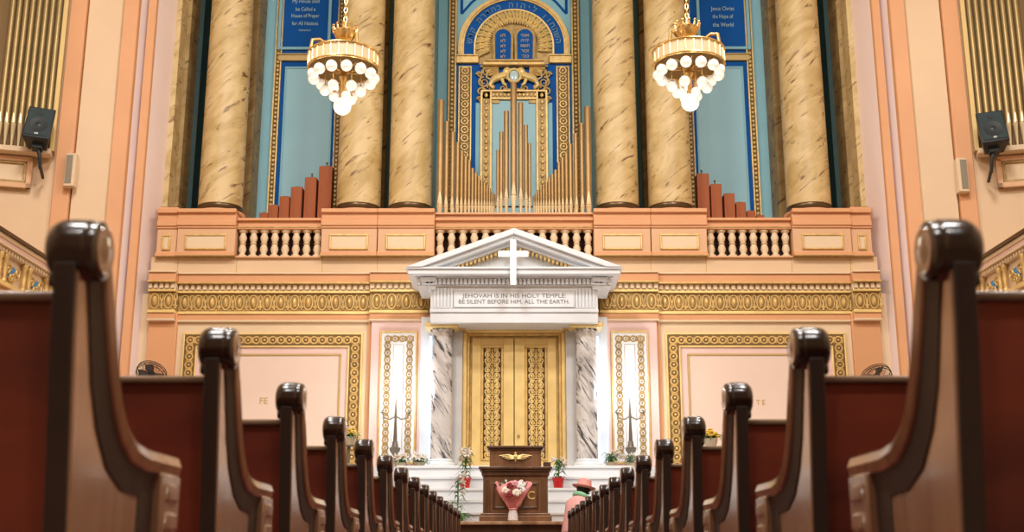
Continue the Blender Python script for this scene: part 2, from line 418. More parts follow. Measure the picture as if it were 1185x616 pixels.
for sg, side in ((-1, 'left'), (1, 'right')):
    X = lambda off, py=430: sg * XO(off, py, YW)
    xa, xb = sorted((X(383), X(178)))
    zt = fz(388); zb = STAGE + .25; w = .21
    t = thing('wall_panel', ((xa + xb) / 2, YW, zb), 'large pinkish cream wall panel with gilded ring border, %s of the ark' % side, 'wall panel', 'bordered wall panels')
    frame_bars(MB(), xa, xb, zt - 3.2, zt, w, YW - .045, YW + .01, False).build('border', M['recess'], t, bevel=.004)
    e = MB(); frame_bars(e, xa - .035, xb + .035, zt - 3.2, zt + .035, .035, YW - .06, YW, False); frame_bars(e, xa + w, xb - w, zt - 3.2, zt - w, .03, YW - .06, YW, False)
    e.build('edging', M['gold_lt'], t, bevel=.006)
    key_border(MB(), xa, xb, zt - 3.0, zt, w, YW - .045).build('border_ornament', M['gold'], t)
    xi0, xi1 = xa + w + .03, xb - w - .03
    MB().box(xi0, xi1, YW - .02, YW + .01, zb, zt - w - .03).build('margin', M['rose'], t)
    f = MB(); frame_bars(f, xi0 + .12, xi1 - .12, zb, zt - w - .15, .035, YW - .05, YW - .02, False)
    f.build('inner_moulding', M['goldline'], t, bevel=.006)
    MB().box(xi0 + .155, xi1 - .155, YW - .03, YW - .015, zb, zt - w - .185).build('field', M['panel'], t)
    # narrow filigree panel between large panel and ark
    xa, xb = sorted((X(154, 460), X(114, 460)))
    zt = fz(387); zb = fz(536); w = .19; yy = YW - .14
    t = thing('filigree_panel', ((xa + xb) / 2, yy, zb), 'narrow upright panel with gilded filigree border, just %s of the ark' % side, 'wall panel', 'narrow filigree panels')
    frame_bars(MB(), xa, xb, zb, zt, w + .03, yy - .03, yy + .01).build('border', M['white2'], t, bevel=.004)
    frame_bars(MB(), xa - .03, xb + .03, zb - .03, zt + .03, .035, yy - .05, yy).build('edging', M['gold'], t, bevel=.006)
    key_border(MB(), xa + .03, xb - .03, zb + .05, zt - .03, w * .9, yy - .03, pitch=.13).build('border_ornament', M['gold_dk'], t)
    MB().box(xa + w + .04, xb - w - .04, yy - .035, yy + .01, zb + w, zt - w - .04).build('field', M['white2'], t)
    # small applied letters
    p = at(CX + sg * 288, 464, YW - .03)
    if sg < 0:
        o = put_text(MB(), 'FE', .17, p.x - .03, p.y - .002, p.z).build('wall_lettering', M['goldline'])
        tag(o, 'small gold letters FE on the left pinkish wall panel', 'lettering')
    else:
        p = at(880, 466, YW - .03)
        o = put_text(MB(), 'TE', .14, p.x, p.y - .002, p.z, spacing=1.3).build('wall_lettering', M['goldline'])
        tag(o, 'small gold letters on the right pinkish wall panel', 'lettering')

# ------------------------------------------------------------------ entablature over the lower wall
SEG = [(-420, -388, .16), (-388, -166, .0), (-166, -98, .12), (98, 166, .12), (166, 388, .0), (388, 420, .16)]
ent = thing('entablature', (0, YW, fz(370)), 'long cornice with dentils and gilded oval frieze across the front wall', 'cornice')
def course(name, py0, py1, out, mm, par=ent, bev=.01):
    for a, b, r in SEG:
        if a == -166:    # hidden behind the ark in the middle, still continuous
            pass
        MB().box(XO(a, 345, YW), XO(b, 345, YW), YW - out - r, YW - .001, fz(py1), fz(py0)).build(name, M[mm], par, bevel=bev)
course('lower_band', 371, 364.5, .04, 'orange')
course('lower_fillet', 373.5, 371, .07, 'cream_lt')
course('frieze_fillet', 364.5, 361, .07, 'gold_lt')
course('frieze_ground', 361, 340.5, .03, 'gold_dk')
course('bed_moulding', 340.5, 337.5, .10, 'gold_lt')
course('dentil_ground', 337.5, 331, .06, 'cream_lt')
course('corona', 331, 329, .20, 'gold')
course('upper_band', 329, 319.5, .13, 'orange')
course('top_fillet', 319.5, 317.5, .17, 'cream_lt')
for a, b, r in SEG:
    x0, x1 = XO(a, 345, YW), XO(b, 345, YW)
    mb = MB(); nn = max(2, round((x1 - x0) / .115))
    for i in range(nn):
        c = x0 + (x1 - x0) * (i + .5) / nn
        mb.box(c - .033, c + .033, YW - .13 - r, YW - r - .07, fz(337), fz(331.5))
    mb.box(x0, x1, YW - r - .075, YW - r - .05, fz(337.3), fz(331.2))
    mb.build('dentil_moulding', M['cream_lt'], ent, smooth=False)
    mb = MB(); nn = max(2, round((x1 - x0) / .262)); zc = (fz(341) + fz(361)) / 2; hh = (fz(341) - fz(361)) / 2
    y = YW - .03 - r
    for i in range(nn):
        c = x0 + (x1 - x0) * (i + .5) / nn
        mb.ball((c, y - .01, zc), hh * .60, 10, 8, .50, .55, 1)
        pts = [(c + .082 * cos(t), y - .012, zc + hh * .86 * sin(t)) for t in [2 * pi * k / 16 for k in range(16)]]
        mb.tube(pts, .015, 5, closed=True)
        e = c + .131
        if i < nn - 1 or True:
            mb.tube([(e, y - .01, zc - hh * .85), (e, y - .02, zc + hh * .3)], [.022, .010], 6)
            for q in (-1, 1):
                mb.tube([(e, y - .015, zc - .03), (e + q * .03, y - .02, zc + .05), (e + q * .022, y - .02, zc + hh * .75), (e + q * .002, y - .02, zc + hh * .6)], [.012, .014, .012, .006], 5)
                mb.ball((e + q * .026, y - .02, zc - hh * .55), .022, 6, 5)
            mb.ball((e, y - .02, zc + hh * .8), .02, 6, 5)
    mb.build('frieze_relief', M['gold'], ent)

# ------------------------------------------------------------------ loft parapet
PED = [(-412, -389), (-388, -321), (-222, -158), (-157, -92), (92, 157), (158, 222), (321, 388), (389, 412)]
YP = YW
# plain beige course under the parapet
struct(MB().box(-XO(420, 308, YP), XO(420, 308, YP), YP - .02, YP + .3, fz(318), fz(298)).build('trim_loft_base', M['cream']))
for i, off in enumerate((-389, -321, -222, -158, 158, 222, 321, 389)):
    x = XO(off, 308, YP)
    struct(MB().box(x - .008, x + .008, YP - .023, YP, fz(317.5), fz(299)).build('trim_joint', M['goldline'], smooth=False))
PN = ['narrow end pedestal at the far left', 'pedestal under the leftmost big marble column', 'pedestal under the second marble column from the left', 'pedestal under the third marble column from the left',
      'pedestal under the third marble column from the right', 'pedestal under the second marble column from the right', 'pedestal under the rightmost big marble column', 'narrow end pedestal at the far right']
for (a, b), nm in zip(PED, PN):
    x0, x1 = XO(a, 275, YP), XO(b, 275, YP); r = .12 if abs(a + b) < 780 else .08
    t = thing('pedestal', ((x0 + x1) / 2, YP, fz(298)), 'peach %s of the loft parapet' % nm, 'pedestal', 'loft parapet pedestals')
    yb = YC + .52
    MB().box(x0, x1, YP - r, yb, fz(298), fz(250)).build('die', M['peach'], t, bevel=.01)
    m = MB()
    for py0, py1, o_ in ((298.5, 296, .06), (296, 293.5, .03)):
        m.box(x0 - .006, x1 + .006, YP - r - o_, YP + .2, fz(py0), fz(py1))
    m.build('base_moulding', M['orange'], t, bevel=.008)
    m = MB()
    for py0, py1, o_ in ((266, 263.5, .03), (263.5, 258, .06), (258.5, 255.5, .04), (255.5, 247, .02), (249, 244.6, .09)):
        m.box(x0 - .006, x1 + .006, YP - r - o_, yb, fz(py0), fz(py1))
    m.build('cap', M['orange'], t, bevel=.008)
    MB().box(x0 - .006, x1 + .006, YP - r - .065, YP, fz(298.7), fz(297.9)).build('gold_line', M['gold_dk'], t)
    wpx = abs(b - a); ins = .16 if wpx > 30 else .11
    xa, xb = x0 + ins, x1 - ins; za, zb_ = fz(291), fz(273)
    frame_bars(MB(), xa, xb, za, zb_, .035, YP - r - .035, YP - r + .01).build('panel_frame', M['gold'], t, bevel=.008)
    MB().box(xa + .035, xb - .035, YP - r - .012, YP - r + .01, za + .035, zb_ - .035).build('panel_field', M['cream_lt'], t)

# balustrades
def baluster_profile(h):
    return [(.085, 0), (.085, h * .07), (.055, h * .10), (.05, h * .14), (.078, h * .28), (.062, h * .40), (.045, h * .46), (.068, h * .5), (.045, h * .54), (.062, h * .60), (.078, h * .72), (.05, h * .86), (.055, h * .90), (.085, h * .93), (.085, h)]
for a, b, nb, nm in ((-320.5, -222.5, 8, 'left'), (-91.5, 91.5, 14, 'middle'), (222.5, 320.5, 8, 'right')):
    x0, x1 = XO(a, 280, YP), XO(b, 280, YP)
    z0, z1 = fz(297), fz(266)
    t = thing('balustrade', ((x0 + x1) / 2, YP, fz(298)), {'left': 'peach balustrade below the left stair-stepped wooden pipes', 'middle': 'peach balustrade below the gilded organ pipes, behind the ark gable', 'right': 'peach balustrade below the right stair-stepped wooden pipes'}[nm], 'balustrade', 'loft balustrades')
    m = MB().box(x0, x1, YP - .06, YP + .22, fz(299), z0).box(x0, x1, YP - .09, YP + .22, fz(299.5), fz(298.3))
    m.build('bottom_rail', M['peach'], t, bevel=.008)
    MB().box(x0, x1, YP - .06, YP + .22, z1, fz(263)).box(x0, x1, YP - .02, YP + .3, fz(263), fz(255.5)).box(x0, x1, YP - .09, YP + .35, fz(256.5), fz(253.5)).build('top_rail', M['orange'], t, bevel=.008)
    MB().box(x0, x1, YP - .07, YP - .05, fz(264.6), fz(263.4)).build('gold_line', M['gold_dk'], t)
    for i in range(nb):
        x = x0 + (x1 - x0) * (i + .02 + .0) / (nb - .96) if nb else 0
        x = x0 + .095 + (x1 - x0 - .19) * i / (nb - 1)
        MB().lathe(baluster_profile(z1 - z0), (x, YP + .06, z0), 12).build('baluster', M['cream_lt'], t)
    struct(MB().box(x0 - .05, x1 + .05, YP + .32, YP + .36, fz(299), fz(257)).build('wall_loft_dark_sheet', M['darkvoid']))  # added dark sheet standing in for the red-brown loft interior
# loft floor and ledge carrying the pipes
struct(MB().box(-7.2, 7.2, YP + .37, YB + .2, fz(262) - .35, fz(262)).build('floor_loft', M['peach']))
LEDGE = Z(252, 21.95)
struct(MB().box(XO(-92, 255, YP), XO(92, 255, YP), YP + .05, YC + .4, fz(258), LEDGE - .04).box(XO(-92, 255, YP), XO(92, 255, YP), YP - .02, YC + .4, LEDGE - .04, LEDGE).build('trim_pipe_ledge', M['peach'], bevel=.008))

# ------------------------------------------------------------------ big marble columns
COLS = [(-340, 'leftmost', 'beside the dark green strip'), (-180, 'second from the left', 'behind the left chandelier'), (-120, 'third from the left', 'just left of the organ pipes'),
        (119, 'third from the right', 'just right of the organ pipes'), (181, 'second from the right', 'behind the right chandelier'), (341, 'rightmost', 'beside the dark green strip')]
for off, nm, ex in COLS:
    x = XO(off, 238, YC); zb = Z(247, YC - .45); R = 25.3 * DEPTH(238, YC) / F
    t = thing('marble_column', (x, YC, zb), 'tall yellow veined marble column, %s, %s' % (nm, ex), 'column', 'big marble columns')
    zr = Z(243, YC - .4)
    MB().lathe([(R, 0), (R * .985, 3), (R * .955, TOP - zr)], (x, YC, zr), 40).build('shaft', M['siena'], t)
    MB().lathe([(R * 1.0, .02), (R * 1.09, .03), (R * 1.12, .07), (R * 1.08, .11), (R * 1.03, .12), (R * 1.04, .15), (R * 1.01, .18), (R * .98, .18)], (x, YC, zr - .02), 40).build('base_ring', M['bronze'], t)
    MB().lathe([(R * 1.22, -.30), (R * 1.22, -.12), (R * 1.16, -.06), (R * 1.15, .02), (R * .9, .02)], (x, YC, zr), 40).build('plinth', M['orange'], t)

# ------------------------------------------------------------------ recess walls behind the columns
struct(MB().box(-7.3, 7.3, YB, YB + .3, 4, TOP).build('wall_recess', M['teal']))
zl = Z(262, YW)
for sg in (-1, 1):
    X = lambda off, Y, py=150: sg * XO(off, py, Y)
    def slab(name, o0, o1, y0, y1, mm, py=150):
        struct(MB().box(X(o0, y0, py), X(o1, y0, py), y0, y1, zl, TOP).build(name, M[mm], bevel=.008))
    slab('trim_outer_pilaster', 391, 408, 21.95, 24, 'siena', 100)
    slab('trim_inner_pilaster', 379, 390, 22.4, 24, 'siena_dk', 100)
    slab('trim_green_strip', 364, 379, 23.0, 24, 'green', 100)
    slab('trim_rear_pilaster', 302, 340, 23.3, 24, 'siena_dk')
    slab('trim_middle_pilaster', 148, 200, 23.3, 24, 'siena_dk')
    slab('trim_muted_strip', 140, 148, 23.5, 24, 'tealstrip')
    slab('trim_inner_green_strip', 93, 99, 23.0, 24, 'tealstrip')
    # pedestal end block of the outer pilaster
    x0, x1 = X(386, 21.85, 245), X(410, 21.85, 245)
    struct(MB().box(x0, x1, 21.7, 22.4, fz(250), Z(241, 21.8)).build('trim_pilaster_base', M['orange'], bevel=.02))
    struct(MB().box(X(388, 21.9, 240), X(409, 21.9, 240), 21.86, 22.2, Z(241, 21.8), Z(238, 21.8)).build('trim_pilaster_ring', M['bronze'], bevel=.01))

# blue bays behind the wooden pipes
def rope(mb, x, z0, z1, y, w, step=.10):
    mb.box(x - w / 2, x - w * .32, y - .05, y, z0, z1).box(x + w * .32, x + w / 2, y - .05, y, z0, z1)
    k = int((z1 - z0) / step)
    for i in range(k):
        mb.ball((x, y - .02, z0 + (i + .5) * step), step * .40, 6, 5, min(1, w * .3 / (step * .4)), .7, 1)
    return mb
for sg, side in ((-1, 'left'), (1, 'right')):
    X = lambda off, py=150: sg * XO(off, py, YB)
    z = lambda py: Z(py, YB)
    xa, xb = sorted((X(273), X(206)))
    t = thing('painted_bay', ((xa + xb) / 2, YB, zl), 'tall blue bordered pale teal panel in the %s bay behind the chandelier' % side, 'wall panel', 'painted bays')
    MB().box(xa, xb, YB - .03, YB + .02, zl, TOP - .6).build('blue_ground', M['blue'], t)
    x0, x1 = sorted((X(267), X(212)))
    MB().box(x0, x1, YB - .045, YB, zl, z(80)).build('lower_field', M['teal_lt'], t, bevel=.005)
    frame_bars(MB(), x0 - .02, x1 + .02, zl, z(78), .05, YB - .06, YB - .02).build('field_edging', M['teal'], t, bevel=.006)
    MB().box(xa - .06, xb + .06, YB - .10, YB, z(72), z(65)).box(xa - .06, xb + .06, YB - .13, YB, z(65.6), z(64)).build('gold_rail', M['goldline'], t, bevel=.01)
    m = MB()
    for xx in (X(276.5), X(204)): 
        m.box(xx - .075, xx + .075, YB - .035, YB, zl, TOP - .6)
    m.build('rope_ground', M['recess'], t)
    rope(MB(), X(276.5), zl, TOP - .6, YB - .03, .15).build('outer_rope_moulding', M['gold'], t)
    rope(MB(), X(204), zl, TOP - .6, YB - .03, .15).build('inner_rope_moulding', M['gold_dk'], t)
    # plaque
    x0, x1 = sorted((X(272, 30), X(211, 30)))
    tt = thing('inscription_plaque', ((x0 + x1) / 2, YB - .03, z(60)), 'blue plaque with pale gold script high on the %s bay' % side, 'plaque', 'blue plaques')
    frame_bars(MB(), x0, x1, z(59), TOP - .8, .07, YB - .09, YB - .03).build('border', M['teal'], tt, bevel=.01)
    MB().box(x0 + .07, x1 - .07, YB - .05, YB - .02, z(57), TOP - .87).build('field', M['blue'], tt)
    xc = (x0 + x1) / 2 + (.0 if sg < 0 else .05)
    if sg < 0:
        for ln, py, w in (('My House shall', 3, .60), ('be Called a', 11.5, .44), ('House of Prayer', 19.8, .62), ('for All Nations', 28, .58), ('ISAIAH', 36, .26)):
            put_text(MB(), ln, .13 if w > .3 else .06, xc, YB - .052, z(py), fit=w).build('lettering_line', M['script'], tt)
    else:
        for ln, py, w in (('Jesus Christ', 12, .52), ('the Hope of', 21, .46), ('the World', 30, .46)):
            put_text(MB(), ln, .14, xc - .05, YB - .052, z(py), fit=w).build('lettering_line', M['script'], tt)

# ------------------------------------------------------------------ centre bay with the tablets
z = lambda py: Z(py, YB)
X = lambda off, py=100: XO(off, py, YB)
cb = thing('painted_bay', (0, YB, zl), 'blue and gold central bay with round arch behind the organ pipes', 'wall panel', 'painted bays')
MB().box(X(-66), X(66), YB - .03, YB + .02, zl, z(60)).build('blue_ground', M['blue'], cb)
for q in (-1, 1):
    xx = q * X(71.5)
    MB().box(xx - .085, xx + .085, YB - .035, YB, zl, TOP - .3).build('rope_ground', M['recess'], cb)
    rope(MB(), xx, zl, TOP - .3, YB - .03, .17).build('rope_moulding', M['gold'], cb)
    # gilt strip
    x0, x1 = sorted((q * X(64), q * X(49)))
    MB().box(x0, x1, YB - .045, YB, zl, z(78)).build('strip_ground', M['recess'], cb)
    m = MB(); frame_bars(m, x0, x1, zl, z(78), .025, YB - .07, YB - .03)
    k = 22
    for i in range(k):
        zz = zl + .1 + (z(78) - zl - .2) * i / (k - 1); xm = (x0 + x1) / 2
        m.tube([(xm + .075 * cos(a_), YB - .05, zz + .075 * sin(a_)) for a_ in [2 * pi * j / 8 for j in range(8)]], .016, 5, closed=True)
        m.ball((xm, YB - .05, zz), .035, 6, 5)
        for h_ in (-1, 1): m.ball((xm + h_ * .07, YB - .05, zz + .085), .03, 6, 4)
    m.build('strip_ornament', M['gold'], cb)
    # impost
    x0, x1 = sorted((q * X(67), q * X(41)))
    MB().box(x0, x1, YB - .12, YB, z(75), z(66)).box(x0, x1, YB - .15, YB, z(67.5), z(65.5)).build('impost', M['gold'], cb, bevel=.012)
    # side pale field by the fret frame
    x0, x1 = sorted((q * X(44), q * X(38)))
    MB().box(x0, x1, YB - .045, YB, zl, z(120)).build('side_field', M['teal'], cb)
# arch bands
zs = z(66); k_ = XO(1, 40, YB); 
ZA = z(54.5)
def arch(mb, r0, r1, y0, y1, zc, leg=0, n=40):
    outer = [(r1 * cos(pi * i / n), zc + r1 * sin(pi * i / n)) for i in range(n + 1)]
    inner = [(r0 * cos(pi * i / n), zc + r0 * sin(pi * i / n)) for i in range(n + 1)]
    if leg:
        outer = [(r1, zc - leg)] + outer + [(-r1, zc - leg)]; inner = [(r0, zc - leg)] + inner + [(-r0, zc - leg)]
    for i in range(len(outer) - 1):
        mb.prism([outer[i], outer[i + 1], inner[i + 1], inner[i]], y0, y1, 'y')
    return mb
def solid_arch(mb, r0, r1, y0, y1, zc, leg, n=40):
    outer = [(r1 * cos(pi * i / n), zc + r1 * sin(pi * i / n)) for i in range(n + 1)]
    inner = [(r0 * cos(pi * i / n), zc + r0 * sin(pi * i / n)) for i in range(n + 1)]
    outer = [(r1, zc - leg)] + outer + [(-r1, zc - leg)]; inner = [(r0, zc - leg)] + inner + [(-r0, zc - leg)]
    m = len(outer); vs = []
    for yy in (y0, y1):
        vs += [(p[0], yy, p[1]) for p in outer] + [(p[0], yy, p[1]) for p in inner]
    fs = []
    for i in range(m - 1):
        fs += [(i, i + 1, m + i + 1, m + i), (2 * m + i, 3 * m + i, 3 * m + i + 1, 2 * m + i + 1),
               (i, 2 * m + i, 2 * m + i + 1, i + 1), (m + i, m + i + 1, 3 * m + i + 1, 3 * m + i)]
    fs += [(0, m, 3 * m, 2 * m), (m - 1, 3 * m - 1, 4 * m - 1, 2 * m - 1)]
    return mb.add(vs, fs)
LEG = ZA - zs
solid_arch(MB(), k_ * 46, k_ * 58, YB - .05, YB, ZA, LEG).build('arch_band', M['blue'], cb)
m = MB(); solid_arch(m, k_ * 57.5, k_ * 59.5, YB - .09, YB, ZA, LEG); solid_arch(m, k_ * 59.5, k_ * 62, YB - .12, YB, ZA, LEG); solid_arch(m, k_ * 62, k_ * 64.2, YB - .08, YB, ZA, LEG)
m.build('archivolt', M['gold'], cb)
solid_arch(MB(), k_ * 44.3, k_ * 46.2, YB - .08, YB, ZA, LEG).build('inner_arch_line', M['gold_lt'], cb)
m = MB(); n = 32
m.prism([(k_ * 45 * cos(pi * i / n), ZA + k_ * 45 * sin(pi * i / n)) for i in range(n + 1)] + [(-k_ * 45, z(75)), (k_ * 45, z(75))], YB - .035, YB, 'y')
m.build('tympanum', M['gold_dk'], cb)
# sheaf-like rays round the tablets
m = MB()
for i in range(36):
    th = -.22 + (pi + .44) * i / 35
    for j, (ra, rb) in enumerate(((28, 36), (34, 43.5))):
        t0 = th + (j * .035)
        p0 = Vector((k_ * ra * cos(t0), YB - .09 + .02 * j, ZA + k_ * ra * sin(t0) * .98)); p1 = Vector((k_ * rb * cos(t0 + .05), YB - .05 - .035 * (i % 2), ZA + k_ * rb * sin(t0 + .05)))
        m.tube([p0, (p0 + p1) / 2 + Vector((0, -.03, 0)), p1], [.012, .042, .030], 6)
m.build('sunburst', M['gold_lt'], cb)
# Hebrew verse on the band, set letter by letter along the arch (read from the right)
VERSE = 'השתחוו ליהוה בהדרת קדש'
nL = len(VERSE); m = MB()
for i, ch in enumerate(VERSE):
    if ch == ' ':
        m.build('arch_word', M['hebrew'], cb); m = MB(); continue
    th = radians(3 + 174 * (i + .5) / nL); r = k_ * 52
    vs, fs = text_mesh(ch, .19, .004)
    if not vs: continue
    x0 = min(v.x for v in vs); x1 = max(v.x for v in vs); y0 = min(v.y for v in vs); y1 = max(v.y for v in vs)
    a_ = th - pi / 2
    out = []
    for v in vs:
        lx = v.x - (x0 + x1) / 2; lz = v.y - .068
        out.append((r * cos(th) + lx * cos(a_) - lz * sin(a_), YB - .056 - v.z, ZA + r * sin(th) + lx * sin(a_) + lz * cos(a_)))
    m.add(out, fs)
m.build('arch_word', M['hebrew'], cb)
# spandrel lines
m = MB()
for q in (-1, 1):
    m.tube([(q * X(61, 20), YB - .01, TOP - .3), (q * X(60.5, 20), YB - .01, z(16))], .03, 4)
    m.tube([(q * X(60.5, 20), YB - .01, z(16)), (q * X(50), YB - .01, z(3)), (q * X(40), YB - .01, z(-5))], .028, 4)
m.build('spandrel_line', M['blue'], cb)

# tablets of the law
tl = thing('law_tablets', (0, YB - .05, z(71)), 'pair of round-topped blue stone tablets with gold Hebrew letters in the sunburst', 'tablets')
for q in (-1, 1):
    c = q * X(12.6, 50); hw = X(10.2, 50); zt = z(45.5); zb0 = z(75)
    pts = [(c + hw * cos(pi * i / 16), zt + hw * sin(pi * i / 16)) for i in range(17)] + [(c - hw, zb0), (c + hw, zb0)]
    MB().prism(pts, YB - .14, YB - .04, 'y').build('tablet', M['blue'], tl, bevel=.012)
    r = MB(); ed = [(c + hw, YB - .13, zb0)] + [(c + (hw + .01) * cos(pi * i / 16), YB - .13, zt + (hw + .01) * sin(pi * i / 16)) for i in range(17)] + [(c - hw, YB - .13, zb0)]
    r.tube(ed, .032, 6); r.build('tablet_rim', M['gold'], tl)
    m = MB()
    rows = ['לא'[::-1]] * 5 if q < 0 else [w[::-1] for w in ('אנכי', 'יהיה', 'תשא', 'זכור', 'כבד')]
    for i, wd in enumerate(rows):
        put_text(MB(), wd, .105, c, YB - .145, zt + .03 - i * .125).build('tablet_line', M['goldline'], tl)
MB().box(X(-36), X(36), YB - .22, YB - .03, z(79.5), z(75.5)).box(X(-34), X(34), YB - .27, YB - .03, z(76), z(74)).build('shelf', M['gold'], tl, bevel=.015)
# crest of lions and scrollwork below
cr = thing('gilded_crest', (0, YB - .05, z(112)), 'gilded scrollwork crest with two lions round a pale oval under the tablets', 'crest')
m = MB()
pts = [(X(7.5, 88) * cos(t), YB - .2, z(91.5) + .15 * sin(t)) for t in [2 * pi * i / 28 for i in range(28)]]
m.tube(pts, .03, 8, closed=True); m.build('oval_frame', M['gold_lt'], cr)
MB().ball((0, YB - .17, z(91.5)), .12, 20, 12, .82, .3, 1.15).build('oval_glass', M['mirror'], cr)
for q in (-1, 1):
    # lion: body, head with mane, legs, tail in one sculpted relief
    m = MB(); bz = z(94)
    def lp(dx, dz, y=-.12): return (q * (.19 + dx), YB + y, bz + dz)
    m.tube([lp(.30, -.05), lp(.22, .02), lp(.10, .06), lp(0, .10)], [.06, .085, .08, .09], 10)
    m.ball(lp(-.04, .17), .10, 10, 8, 1, .7, 1.1); m.ball(lp(-.10, .17, -.17), .055, 8, 6)
    m.tube([lp(.02, .06), lp(-.08, .0), lp(-.12, -.08)], [.045, .035, .03], 8)
    m.tube([lp(.08, .02), lp(.04, -.10), lp(-.02, -.15)], [.045, .035, .03], 8)
    m.tube([lp(.28, -.03), lp(.34, -.14), lp(.26, -.22)], [.06, .04, .03], 8)
    m.tube([lp(.31, -.02), lp(.42, .05), lp(.40, .17), lp(.33, .22)], [.02, .018, .016, .03], 6)
    m.build('lion', M['gold_lt'], cr)
    m = MB()
    for cx_, cz_, r_, tn, st, sg2 in ((.60, .20, .11, 1.6, pi, 1), (.66, -.06, .13, 1.6, pi / 2, -1), (.50, -.19, .09, 1.5, 0, 1), (.72, -.28, .10, 1.4, pi, -1), (.24, -.20, .09, 1.5, pi / 2, 1), (.76, .12, .07, 1.4, 0, 1), (.74, -.46, .07, 1.4, 0, 1)):
        m.tube([(q * a_, YB - .08, bz + b_) for a_, b_ in spiral(cx_, cz_, r_, tn, st, sg2)], [.024 - .0006 * i for i in range(23)], 6)
    m.tube([(q * .70, YB - .08, bz + .24), (q * .74, YB - .08, bz), (q * .67, YB - .08, bz - .2), (q * .74, YB - .08, bz - .55)], .018, 6)
    m.build('scrollwork', M['gold'], cr)
    m = MB()   # feathered wing running out under the shelf
    for i in range(7):
        m.tube([(q * .34, YB - .10, z(78) - .03 * i), (q * (.74 - .05 * i), YB - .11, z(79) - .055 * i)], [.02, .026], 6)
    m.build('wing', M['gold'], cr)
# stepped fret frame below
ff = thing('fret_frame', (0, YB - .03, zl), 'gilded stepped fret frame round a pale teal field behind the pipes', 'frame')
x0, x1 = X(-38), X(38); w = X(12.5)
MB().box(x0 + .1, x1 - .1, YB - .05, YB, zl, z(107)).build('field', M['teal_lt'], ff)
m = MB(); m.box(x0, x0 + w, YB - .08, YB - .02, zl, z(108)); m.box(x1 - w, x1, YB - .08, YB - .02, zl, z(108)); m.box(x0, x1, YB - .08, YB - .02, z(116), z(107))
m.box(x0 + w, x0 + w * 1.7, YB - .08, YB - .02, z(121), z(116)); m.box(x1 - w * 1.7, x1 - w, YB - .08, YB - .02, z(121), z(116))
m.box(-w, w, YB - .08, YB - .02, z(110), z(104))
m.build('frame_ground', M['gold_dk'], ff, bevel=.004)
m = MB()
for q in (-1, 1):
    for xx in (q * X(37.3), q * X(26.5)): m.box(xx - .02, xx + .02, YB - .12, YB - .05, zl, z(108))
    xm = q * X(32); k = 24
    for i in range(k):
        zz = zl + .1 + (z(112) - zl - .1) * i / (k - 1)
        m.ball((xm, YB - .09, zz), .055, 7, 5, .8, .6, 1)
    for i in range(5):
        m.ball((q * (.12 + .085 * i), YB - .09, z(111.5)), .045, 7, 5, .8, .6, 1)
m.box(x0, x1, YB - .12, YB - .05, z(108.2), z(106.4)); m.box(x0 + w, x1 - w, YB - .12, YB - .05, z(117), z(115))
m.build('fret_ornament', M['gold'], ff)

# ------------------------------------------------------------------ organ pipes of the centre
def pipe(x, y, zb, ztop, r, material, label, group, lipmat, foot=.26, seg=16):
    t = thing('organ_pipe', (x, y, zb), label, 'organ pipe', group)
    zm = zb + foot
    MB().lathe([(r, 0), (r, ztop - zm - .01), (r * .96, ztop - zm), (r * .8, ztop - zm), (r * .8, ztop - zm - .15)], (x, y, zm), seg).build('pipe_body', M[material], t)
    MB().lathe([(r * .28, 0), (r * .34, .02), (r * .97, foot - .012), (r * 1.0, foot - .01), (r * 1.0, foot)], (x, y, zb), seg).build('pipe_foot', M[lipmat], t)
    h = r * 4.2
    g = MB(); pts = []
    for i in range(9):   # pointed upper lip wrapped on the pipe front
        u = i / 8; ha = .75 * (1 - u) ** .7
        pts.append((ha, u))
    vs = []; fs = []
    for ha, u in pts:
        for th in (-ha, 0, ha):
            rr = r * 1.03 + (.004 if th == 0 else 0)
            vs.append((x + rr * sin(th), y - rr * cos(th), zm + .012 + h * u))
    for i in range(8):
        a = i * 3; fs += [(a, a + 1, a + 4, a + 3), (a + 1, a + 2, a + 5, a + 4)]
    g.add(vs, fs); g.build('pipe_mouth', M[lipmat], t)
    return t
PL = [(508.7, 116, 7), (516, 141, 5), (523, 153, 4.6), (529, 165, 4.4), (533.8, 175, 4), (538.4, 181, 3.8), (542.6, 186, 3.6), (546.6, 195, 3.4), (550.4, 200, 3.3), (554, 204, 3.1), (557.4, 209, 3), (560.6, 212, 2.9), (563.7, 214, 2.7), (566.6, 218, 2.6), (569.4, 222, 2.5), (572, 225, 2.4)]
PR = [(1190 - a - (0 if i > 2 else -.4), b + (8 if i == 0 else 2), w) for i, (a, b, w) in enumerate(PL)]
PCN = [(576.2, 174, 4), (580, 153, 4.8), (586, 129, 6), (594.5, 96, 7.6), (602.8, 119, 6), (609, 145, 4.8), (613, 166, 3.8)]
YPI = 22.0
for row, nm in ((PL, 'left'), (PR, 'right')):
    for i, (px, top, w) in enumerate(row):
        p = at(px, 252, YPI); r = w / 2 * 1.12 * DEPTH(200, YPI) / F
        lab = 'gilded organ pipe in the %s descending row, %s' % (nm, 'the tallest, outermost' if i == 0 else 'the shortest, innermost' if i == len(row) - 1 else ORDN[i] + ' from the outer end')
        pipe(p.x, YPI, LEDGE, Z(top, YPI), r, 'pipe', lab, 'gilded organ pipes', 'pipe_lip')
CN = ['leftmost and shortest', 'second from the left', 'third from the left', 'tallest and thickest, in the middle', 'first right of the tallest', 'second from the right', 'rightmost and short']
CEN = Z(257, 21.62); struct(MB().lathe([(.66, 0), (.66, .05), (.69, .06), (.69, LEDGE - Z(257, 21.62) + .02)], (0, YPI - .05, CEN), 32).build('trim_pipe_bay', M['peach'], bevel=.006)) if False else None
